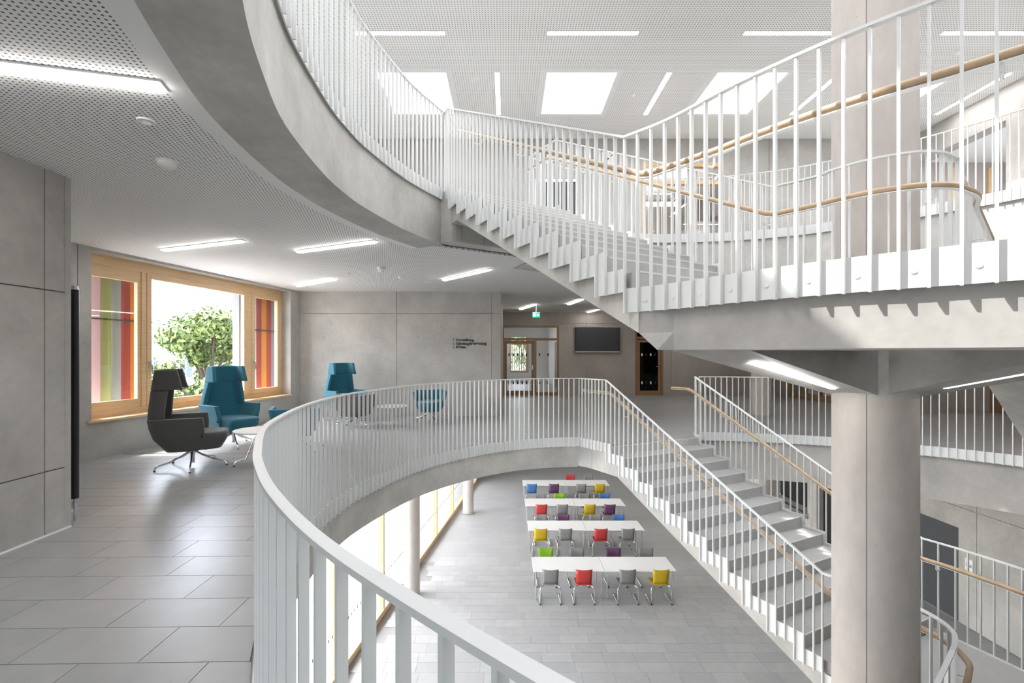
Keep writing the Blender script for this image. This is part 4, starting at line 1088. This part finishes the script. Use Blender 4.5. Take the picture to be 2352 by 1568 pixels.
gbox(MB(), -8.5, 0.0, 0.0, 0.3, Z_LOW, -0.48).out('end_wall', 'concrete', gz)
gbox(MB(), LG, LG + 3.6, 0.0, 0.3, Z_LOW, -0.48).out('end_wall', 'concrete', gz)
for i in range(ns + 1):
    s_ = LG * i / ns
    gbox(MB(), s_ - 0.04, s_ + 0.04, 0.02, 0.14, Z_LOW + 0.14, -0.6).out('mullion', 'wood_frame', gz)
    if i < ns:
        p = gbox(MB(), s_ + 0.04, s_ + LG / ns - 0.04, 0.07, 0.08, Z_LOW + 0.14, -0.6).out('pane', 'glass', gz)
        mk = MB()
        k = s_ + 0.15
        while k < s_ + LG / ns - 0.1:
            gbox(mk, k, k + 0.025, 0.064, 0.068, Z_LOW + 0.85, Z_LOW + 0.91); k += 0.14
        mk.out('safety_marks', 'black', p)

# ------------------------------------------------------------------ doors, screen, signs
def glazed_door(name, label, x0, x1, y, ztop, z_tr, x_split, m_fr, glass, handle_x, leaf_top, dark=False):
    r = struct(empty(name, (x0, y, 0)), label)
    W_ = x1 - x0; fw = 0.075
    fr = MB().box(0, 0, 0, fw, 0.16, ztop).box(W_ - fw, 0, 0, W_, 0.16, ztop).box(fw, 0, ztop - fw, W_ - fw, 0.16, ztop).box(fw, 0, z_tr, W_ - fw, 0.16, z_tr + 0.09)
    xs_ = x_split - x0 if x_split else W_ - fw
    if x_split: fr.box(xs_, 0, 0, xs_ + 0.07, 0.16, z_tr).box(xs_ + 0.07, 0, 0, W_ - fw, 0.16, 0.1)
    fr.out('frame', m_fr, r)
    MB().box(0, -0.005, -0.02, W_, 0.2, 0.012).out('threshold', m_fr, r)
    MB().box(fw, 0.07, z_tr + 0.09, W_ - fw, 0.08, ztop - fw).out('transom_pane', glass, r)
    if x_split:
        pn = MB().box(xs_ + 0.07, 0.07, 0.1, W_ - fw, 0.08, z_tr).out('side_pane', glass, r)
        mk = MB(); k = xs_ + 0.16
        while k < W_ - fw - 0.1: mk.box(k, 0.062, 1.43, k + 0.05, 0.066, 1.53).box(k, 0.062, 0.40, k + 0.05, 0.066, 0.5); k += 0.32
        mk.out('safety_marks', 'black', pn)
    lf = MB(); a, b = fw + 0.01, xs_ - 0.01; e = 0.10
    lf.box(a, 0.03, 0.01, a + e, 0.09, leaf_top).box(b - e, 0.03, 0.01, b, 0.09, leaf_top).box(a + e, 0.03, leaf_top - e, b - e, 0.09, leaf_top).box(a + e, 0.03, 0.01, b - e, 0.09, 0.16)
    lo = lf.out('door_leaf', m_fr if dark else 'wood_dark', r)
    p = MB().box(a + e, 0.055, 0.16, b - e, 0.065, leaf_top - e).out('pane', glass, lo)
    mk = MB(); mk2 = MB(); k = a + e + 0.06; i = 0
    while k < b - e - 0.05:
        t = mk2 if (dark and i % 2 == 0) else mk
        t.box(k, 0.047, 1.43, k + 0.05, 0.051, 1.53).box(k, 0.047, 0.40, k + 0.05, 0.051, 0.5); k += 0.16; i += 1
    if mk.v: mk.out('safety_marks', 'black', p)
    if mk2.v: mk2.out('safety_marks', 'white_paint', p)
    hx = handle_x - x0
    MB().tube([(hx, 0.03, 1.05), (hx, -0.03, 1.05), (hx - 0.02, -0.04, 1.05), (hx - 0.13, -0.04, 1.05)], 0.010, 6).box(hx - 0.02, 0.022, 0.93, hx + 0.02, 0.03, 1.1).out('handle', 'chrome', lo)
    return r
glazed_door('door_1', 'brown timber glazed double-width door leading to a bright corridor', -0.2, 1.9, 17.7, 2.55, 2.0, 1.0, 'wood_dark', 'glass', 0.93, 1.985)
glazed_door('door_2', 'brown timber door with dark glass beside the screen', 4.68, 5.72, 17.7, 2.55, 2.05, None, 'wood_dark', 'glass_dark', 5.56, 2.03, True)
MB().box(-0.18, 0.9, -0.02, 1.22, 0.95, 2.7).box(-0.18, 0.3, -0.02, -0.13, 0.9, 2.7).box(1.17, 0.3, -0.02, 1.22, 0.9, 2.7).out('room_back', 'dark_grey', bpy.data.objects['door_2'])
# timber glazed doors in the side wall
d3 = struct(empty('door_3', (10.1, 0, 0)), 'row of timber glazed doors in the side wall')
for y in (14.85, 15.65, 16.45, 17.25):
    MB().box(0.02, y, 0, 0.12, y + 0.12, 2.2).out('post', 'wood_dark', d3)
for y in (14.97, 15.77, 16.57):
    MB().box(0.06, y, 0.16, 0.07, y + 0.68, 2.05).out('pane', 'glass', d3)
    MB().box(0.03, y, 0, 0.11, y + 0.68, 0.16).out('bottom_rail', 'wood_dark', d3)
MB().box(0.02, 14.85, 2.05, 0.12, 17.4, 2.2).out('head', 'wood_dark', d3)
MB().box(0.9, 14.0, 0.0, 1.0, 17.7, 3.0).out('room_wall', 'white_paint', d3)
d4 = struct(empty('door_4', (12.48, 12.44, 0)), 'timber door in the side recess')
MB().box(0, 0, 0, 0.08, 0.06, 2.2).box(0.95, 0, 0, 1.03, 0.06, 2.2).box(0.08, 0, 2.12, 0.95, 0.06, 2.2).out('frame', 'wood_dark', d4)
MB().box(0.08, 0.01, 0, 0.95, 0.05, 2.12).out('door_leaf', 'wood_dark', d4)
# grey service door downstairs
d5 = struct(empty('door_5', (10.32, 11.03, Z_LOW)), 'dark grey steel door in the dining hall wall')
MB().box(0.02, 0.02, 0, 0.07, 1.25, 2.13).out('door_leaf', 'dark_grey', d5)
MB().box(0.0, 0.0, 0, 0.05, 0.05, 2.14).box(0.0, 1.22, 0, 0.05, 1.27, 2.14).out('frame', 'dark_grey', d5)
MB().tube([(0.02, 1.15, 1.05), (-0.04, 1.15, 1.05), (-0.04, 1.02, 1.05)], 0.01, 6).out('handle', 'steel', d5)
pl = tag(MB().box(10.285, 10.68, -3.33, 10.299, 10.86, -3.07).out('door_plate', 'white_paint'), 'small white door plate on the concrete wall beside the grey door', 'sign')
MB().box(10.282, 10.70, -3.24, 10.285, 10.84, -3.18).out('grey_field', 'steel', pl)
# servery hatch
ht = struct(empty('window_28', (9.35, 15.05, 0)), 'servery hatch with steel counter')
MB().box(-0.12, -0.05, -3.52, 0.35, 2.1, -3.45).out('counter', 'steel', ht)
MB().box(-0.04, -0.05, -3.62, 0.0, 2.1, -3.52).out('rail', 'steel', ht)
MB().box(0.32, 0.0, -3.45, 0.36, 2.05, -2.3).out('shutter_back', 'black', ht)
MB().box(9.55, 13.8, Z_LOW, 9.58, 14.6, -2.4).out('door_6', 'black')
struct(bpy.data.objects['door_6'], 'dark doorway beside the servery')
# upper floor openings
d7 = struct(empty('door_7', (0.67, 11.8, Z_UP)), 'dark double door at the back of the upper floor')
MB().box(0, 0.05, 0, 0.54, 0.10, 2.03).out('door_leaf', 'dark_grey', d7)
MB().box(0.56, 0.05, 0, 1.10, 0.10, 2.03).out('door_leaf', 'dark_grey', d7)
MB().box(0, 0.01, 1.96, 1.1, 0.06, 2.03).box(0.0, 0.01, 0, 0.05, 0.06, 1.96).box(1.05, 0.01, 0, 1.1, 0.06, 1.96).out('frame', 'steel', d7)
w19 = struct(empty('window_29', (3.3, 11.8, Z_UP)), 'timber framed glass front at the back of the upper floor')
fr = MB().box(0, 0, 0, 0.08, 0.14, 2.43).box(1.92, 0, 0, 2.0, 0.14, 2.43).box(0.08, 0, 2.33, 1.92, 0.14, 2.43).box(0.08, 0, 1.9, 1.92, 0.14, 2.0).box(1.15, 0, 0, 1.27, 0.14, 1.9).box(0.08, 0, 0, 1.92, 0.14, 0.12)
fr.out('frame', 'wood_frame', w19)
MB().box(0.08, 0.07, 0.12, 1.15, 0.075, 1.9).out('pane', 'glass', w19)
MB().box(1.27, 0.07, 0.12, 1.92, 0.075, 1.9).out('pane', 'glass', w19)
MB().box(0.08, 0.07, 2.0, 1.92, 0.075, 2.33).out('transom_pane', 'glass', w19)
rm = struct(empty('wall_room', (2.4, 12.1, Z_UP)), 'room behind the upper glass front')
MB().box(0, 3.4, 0, 5.2, 3.5, 2.7).out('room_back', 'concrete_warm', rm)
MB().box(-0.1, 0, 0, 0, 3.5, 2.7).box(5.2, 0, 0, 5.3, 3.5, 2.7).out('room_side', 'white_paint', rm)
MB().box(0, 0, 2.7, 5.2, 3.5, 2.8).out('room_ceiling', 'white_paint', rm)
MB().box(0, 0, -0.1, 5.2, 3.5, 0).out('room_floor', 'floor_upper', rm)
tag(MB().box(3.5, 13.6, Z_UP + 1.95, 4.9, 13.75, Z_UP + 2.03).out('pendant_lamp', 'light'), 'white bar lamp glowing in the room behind the upper glass front', 'lamp')
cb = tag(empty('sideboard', (5.0, 12.9, Z_UP)), 'white cabinet with a dark panel behind the upper glass front', 'cabinet')
MB().box(0, 0, 0.0, 0.9, 0.4, 1.3).out('body', 'white_paint', cb); MB().box(0.25, -0.012, 0.95, 0.35, 0, 1.15).out('control_panel', 'black', cb); MB().box(0.02, -0.01, 0.05, 0.44, 0, 0.85).out('door', 'white_paint', cb)
ck = tag(empty('wall_clock', (2.47, 11.785, 6.26)), 'square white wall clock on the upper back wall', 'clock')
MB().box(-0.17, -0.02, -0.17, 0.17, 0.012, 0.17).out('dial', 'white_paint', ck)
MB().quadprism([(-0.10, -0.023, -0.085), (-0.09, -0.023, -0.10), (0.10, -0.023, 0.085), (0.09, -0.023, 0.10)], [(-0.10, -0.02, -0.085), (-0.09, -0.02, -0.10), (0.10, -0.02, 0.085), (0.09, -0.02, 0.10)]).out('minute_hand', 'black', ck)
MB().quadprism([(-0.09, -0.026, 0.03), (-0.09, -0.026, 0.045), (0.06, -0.026, -0.03), (0.06, -0.026, -0.045)], [(-0.09, -0.022, 0.03), (-0.09, -0.022, 0.045), (0.06, -0.022, -0.03), (0.06, -0.022, -0.045)]).out('hour_hand', 'black', ck)
# hall behind the upper right opening
hb = struct(empty('wall_hall', (10.1, 9.5, Z_UP)), 'hall behind the upper side opening')
MB().box(0, 0, 2.35, 3.0, 2.1, 2.45).out('hall_ceiling', 'white_paint', hb)
MB().box(2.0, 0, 0, 2.1, 2.1, 2.35).out('hall_end', 'concrete_warm', hb)
MB().box(0.0, 2.1, 0, 2.0, 2.2, 2.35).out('hall_side', 'concrete_warm', hb)
MB().box(0, 0, -0.1, 2.0, 2.1, -0.01).out('hall_floor', 'floor_upper', hb)
MB().box(0.5, 2.04, 0, 0.6, 2.1, 2.2).box(1.4, 2.04, 0, 1.5, 2.1, 2.2).out('timber_frame', 'wood_frame', hb)

# wall screen
tv = tag(empty('wall_screen', (2.48, 17.62, 1.56)), 'large dark flat screen with silver edge on the brownish concrete wall', 'screen')
MB().box(0, 0, 0, 1.63, 0.07, 0.94).out('body', 'black', tv)
MB().box(0.03, -0.006, 0.055, 1.60, 0, 0.915).out('display', 'screen', tv)
MB().box(0, -0.008, 0.0, 1.63, 0.0, 0.05).out('bottom_trim', 'steel', tv)
MB().box(0, -0.006, 0.92, 1.63, 0.0, 0.94).out('top_trim', 'steel', tv)
# exit sign
ex = tag(empty('exit_sign', (0.80, 15.2, 2.66)), 'small green emergency exit sign with running figure and arrow hanging from the ceiling', 'sign')
MB().box(-0.005, 0.01, 0.14, 0.23, 0.02, 0.16).box(0.105, 0.01, 0.16, 0.12, 0.02, Z_CEIL - 0.012 - 2.66).out('hanger', 'white_paint', ex)
MB().box(0, 0, 0, 0.225, 0.03, 0.14).out('panel', 'exit_green', ex)
pi = MB(); y_ = -0.003
def flat(mb, pts): mb.quadprism([(x, y_, z) for x, z in pts], [(x, 0.0, z) for x, z in pts])
flat(pi, [(0.018, 0.018), (0.042, 0.018), (0.042, 0.122), (0.018, 0.122)])
for p in ([(0.062, 0.105), (0.078, 0.105), (0.078, 0.122), (0.062, 0.122)], [(0.055, 0.065), (0.08, 0.06), (0.085, 0.10), (0.06, 0.1)], [(0.06, 0.065), (0.07, 0.06), (0.055, 0.02), (0.045, 0.02)],
          [(0.07, 0.062), (0.08, 0.06), (0.10, 0.035), (0.09, 0.028)], [(0.083, 0.095), (0.088, 0.088), (0.105, 0.078), (0.102, 0.09)], [(0.125, 0.062), (0.175, 0.062), (0.175, 0.078), (0.125, 0.078)], [(0.165, 0.03), (0.205, 0.07), (0.205, 0.072), (0.165, 0.11)]): flat(pi, p)
pi.out('pictogram', 'exit_white', ex)

# lettering on the pale wall
lt_root = tag(empty('wall_lettering', (-1.34, 11.795, 1.87)), 'black lettering with three arrows on the pale concrete wall reading Verwaltung, Ganztagsbetreuung, Mensa', 'lettering')
def text_mesh(txt, size, x, z, parent, name):
    cu = bpy.data.curves.new('txt', 'FONT'); cu.body = txt; cu.size = size; cu.extrude = 0.002; cu.space_character = 1.04; cu.offset = 0.0035
    to = bpy.data.objects.new('txt', cu); COL.objects.link(to)
    dg = bpy.context.evaluated_depsgraph_get()
    me = bpy.data.meshes.new_from_object(to.evaluated_get(dg)); bpy.data.objects.remove(to)
    me.materials.clear(); me.materials.append(MATS['lettering'])
    o = bpy.data.objects.new(name, me); COL.objects.link(o); o.parent = parent
    o.rotation_euler = (PI / 2, 0, 0); o.location = (x, -0.002, z)
    return o
for i, (tx, up) in enumerate((('Verwaltung', 1), ('Ganztagsbetreuung', -1), ('Mensa', -1))):
    z = -0.085 * i - 0.055
    text_mesh(tx, 0.092, 0.085, z, lt_root, 'word')
    a = MB(); b = 0.030
    def fl(pts): a.quadprism([(x, -0.003, zz) for x, zz in pts], [(x, 0.001, zz) for x, zz in pts])
    z0 = z + 0.032
    fl([(0.027, z0 - b), (0.034, z0 - b), (0.034, z0 + b), (0.027, z0 + b)])
    t = z0 + b * up
    fl([(0.0305, t + 0.004 * up), (0.052, t - 0.020 * up), (0.045, t - 0.026 * up), (0.0305, t - 0.008 * up)])
    fl([(0.0305, t + 0.004 * up), (0.009, t - 0.020 * up), (0.016, t - 0.026 * up), (0.0305, t - 0.008 * up)])
    a.out('arrow', 'lettering', lt_root)

# bright corridor behind the glazed door
co = struct(empty('wall_corridor_end', (0, 0, 0)), 'white corridor behind the glazed door')
MB().box(-0.5, 18.0, -0.1, 2.3, 26, 0).out('corridor_floor', 'floor_upper', co)
MB().box(-0.6, 18.0, 0, -0.5, 26, 2.9).box(2.2, 18.0, 0, 2.3, 26, 2.9).out('corridor_side', 'white_paint', co)
MB().box(-0.5, 18.0, 2.9, 2.3, 26, 3.0).out('corridor_ceiling', 'white_paint', co)
MB().box(-0.5, 26.0, 0, 0.15, 26.2, 2.9).box(1.15, 26.0, 0, 2.3, 26.2, 2.9).box(0.15, 26, 0, 1.15, 26.2, 0.5).box(0.15, 26, 2.4, 1.15, 26.2, 2.9).out('corridor_end', 'white_paint', co)
MB().box(0.15, 25.98, 0.5, 0.23, 26.1, 2.4).box(1.0, 25.98, 0.5, 1.15, 26.1, 2.4).box(0.23, 25.98, 0.5, 1.0, 26.1, 0.62).box(0.23, 25.98, 2.0, 1.0, 26.1, 2.1).out('corridor_window_frame', 'wood_frame', co)
for i in range(6): MB().box(0.26 + 0.125 * i, 26.5, 0.5, 0.31 + 0.125 * i, 26.55, 2.4).out('fin', 'fin_slate', co)
MB().box(2.17, 21.2, 0, 2.2, 22.1, 2.05).out('corridor_door', 'dark_grey', co)
tag(MB().box(0.7, 21.0, 2.87, 0.8, 22.2, 2.9).out('ceiling_light', 'light'), 'light strip on the corridor ceiling behind the glazed door', 'light')

# ------------------------------------------------------------------ outdoors
struct(MB().box(-120, -60, -5.2, -3.35, 120, -4.75).out('ground', 'paving'), 'pale paved ground outside')
def building(name, label, x0, y0, x1, y1, z0, z1, wins, face='y'):
    r = tag(empty(name, (x0, y0, z0)), label, 'building')
    MB().box(0, 0, 0, x1 - x0, y1 - y0, z1 - z0).out('walls', 'render_white', r)
    MB().box(-0.15, -0.15, z1 - z0, x1 - x0 + 0.15, y1 - y0 + 0.15, z1 - z0 + 0.25).out('roof_edge', 'render_white', r)
    for (a, b, c, d) in wins:
        wv = MB().box(a, -0.03, c, b, 0.02, d).out('window', 'win_dark', r)
        MB().box(a + (b - a) * 0.46, -0.05, c, a + (b - a) * 0.54, -0.03, d).out('window_bar', 'render_white', wv)
wins = [(i * 3.2 + 0.7, i * 3.2 + 1.9, z, z + 1.7) for i in range(12) for z in (1.2, 4.2)]
building('house', 'long white flat-roofed building behind the tree outside the window', -62, 48, -22, 62, -5, 1.15, wins)
building('house', 'small white block with a dark window on top of the flat roof outside', -37.3, 52, -35.5, 54, 1.4, 1.95, [(0.75, 1.15, 0.02, 0.5)])
def ridge(name, label, cat, m, pts, y, depth):
    """low hill: ridge line swept to the ground behind and in front"""
    v = []; f = []; n = len(pts)
    for x, z in pts: v += [(x, y - depth, -6), (x, y - depth * 0.45, z * 0.55), (x, y, z), (x, y + depth, -6)]
    for i in range(n - 1):
        for k in range(3): f.append((4 * i + k, 4 * i + 4 + k, 4 * i + 5 + k, 4 * i + 1 + k))
    o = obj(name, v, f, m); shade_auto(o, 60); tag(o, label, cat); return o
ridge('hill', 'wooded green hill on the horizon outside the window', 'hill', 'hill', [(-480, 0), (-420, 16), (-370, 21), (-330, 22), (-300, 20), (-270, 15), (-240, 8), (-200, 5), (-150, 0)], 380, 120)
ridge('meadow', 'pale green meadow slope below the wooded hill', 'meadow', 'meadow', [(-320, 0), (-250, 6.0), (-200, 6.5), (-150, 4), (-100, 2), (-50, 0)], 200, 90)
def tree(label, x, y, z0, z1, r, n, seed, ms=('leaf', 'leaf_dark'), size=0.16, low=0.38, nb=22):
    rnd = random.Random(seed)
    root = tag(empty('tree', (x, y, z0)), label, 'tree')
    h = z1 - z0
    tr = MB(); tr.tube([(0, 0, 0), (0.05, 0.02, h * 0.3), (0.0, 0.1, h * 0.6), (0.1, 0, h * 0.93)], [0.22, 0.17, 0.11, 0.02], 8)
    cl = []
    for i in range(nb):
        a = rnd.uniform(0, 2 * PI); zz = h * rnd.uniform(low, 0.98); rr_ = r * rnd.uniform(0.25, 1.0) * (1.15 - 0.75 * abs(zz / h - 0.62) / 0.4 if zz / h > 0.5 else 0.95)
        rr_ = max(0.2, rr_); p = (rr_ * math.cos(a), rr_ * math.sin(a), zz)
        tr.tube([(0, 0.05, zz * 0.62), (p[0] * 0.5, p[1] * 0.5, zz * 0.84), p], [0.07, 0.04, 0.012], 5)
        cl.append((p, rnd.uniform(0.45, 0.85) * r * 0.42))
    tr.out('trunk', 'bark', root)
    for mi, mm in enumerate(ms):
        v = []; f = []
        for i in range(n // 2):
            (px_, py_, pz_), cr = rnd.choice(cl)
            d = Vector((rnd.gauss(0, 1), rnd.gauss(0, 1), rnd.gauss(0, 0.75))); d = d.normalized() * cr * rnd.random() ** 0.5
            c = Vector((px_, py_, pz_)) + d
            nrm = (d.normalized() + Vector((rnd.uniform(-.8, .8), rnd.uniform(-.8, .8), rnd.uniform(-.2, 1)))).normalized()
            a = nrm.orthogonal().normalized(); a.rotate(Matrix.Rotation(rnd.uniform(0, 2 * PI), 3, nrm)); b = nrm.cross(a)
            sz = size * rnd.uniform(0.6, 1.2); k = len(v)
            v += [tuple(c - a * sz), tuple(c - b * sz * 0.45 + nrm * 0.02), tuple(c + a * sz), tuple(c + b * sz * 0.45 + nrm * 0.02)]
            f.append((k, k + 1, k + 2, k + 3))
        me = bpy.data.meshes.new('foliage'); me.from_pydata(v, [], f); me.materials.append(MATS[mm])
        o = bpy.data.objects.new('foliage', me); COL.objects.link(o); o.parent = root; o['kind'] = 'stuff'
    return root
tree('leafy bright green tree close outside the window with a bare twig tip', -12.6, 20.5, -4.8, 3.0, 2.5, 16000, 3, size=0.13, low=0.3, nb=34)
tree('bushy green tree standing behind the bright tree outside the window', -14.3, 26.5, -4.8, 2.9, 2.6, 9000, 5, size=0.15)
tree('lower bushy tree in front of the white building outside the window', -13.6, 22.6, -4.8, 0.9, 2.1, 9000, 9, size=0.13, low=0.2, nb=26)
tree('small dark tree on the meadow far behind the white building', -95, 145, -3, 5, 4.0, 1200, 11, ('leaf_dark', 'hill'), 0.7)
tree('tree outside the far corridor window', 2.0, 40, -4.8, 4.5, 3.2, 4000, 13)
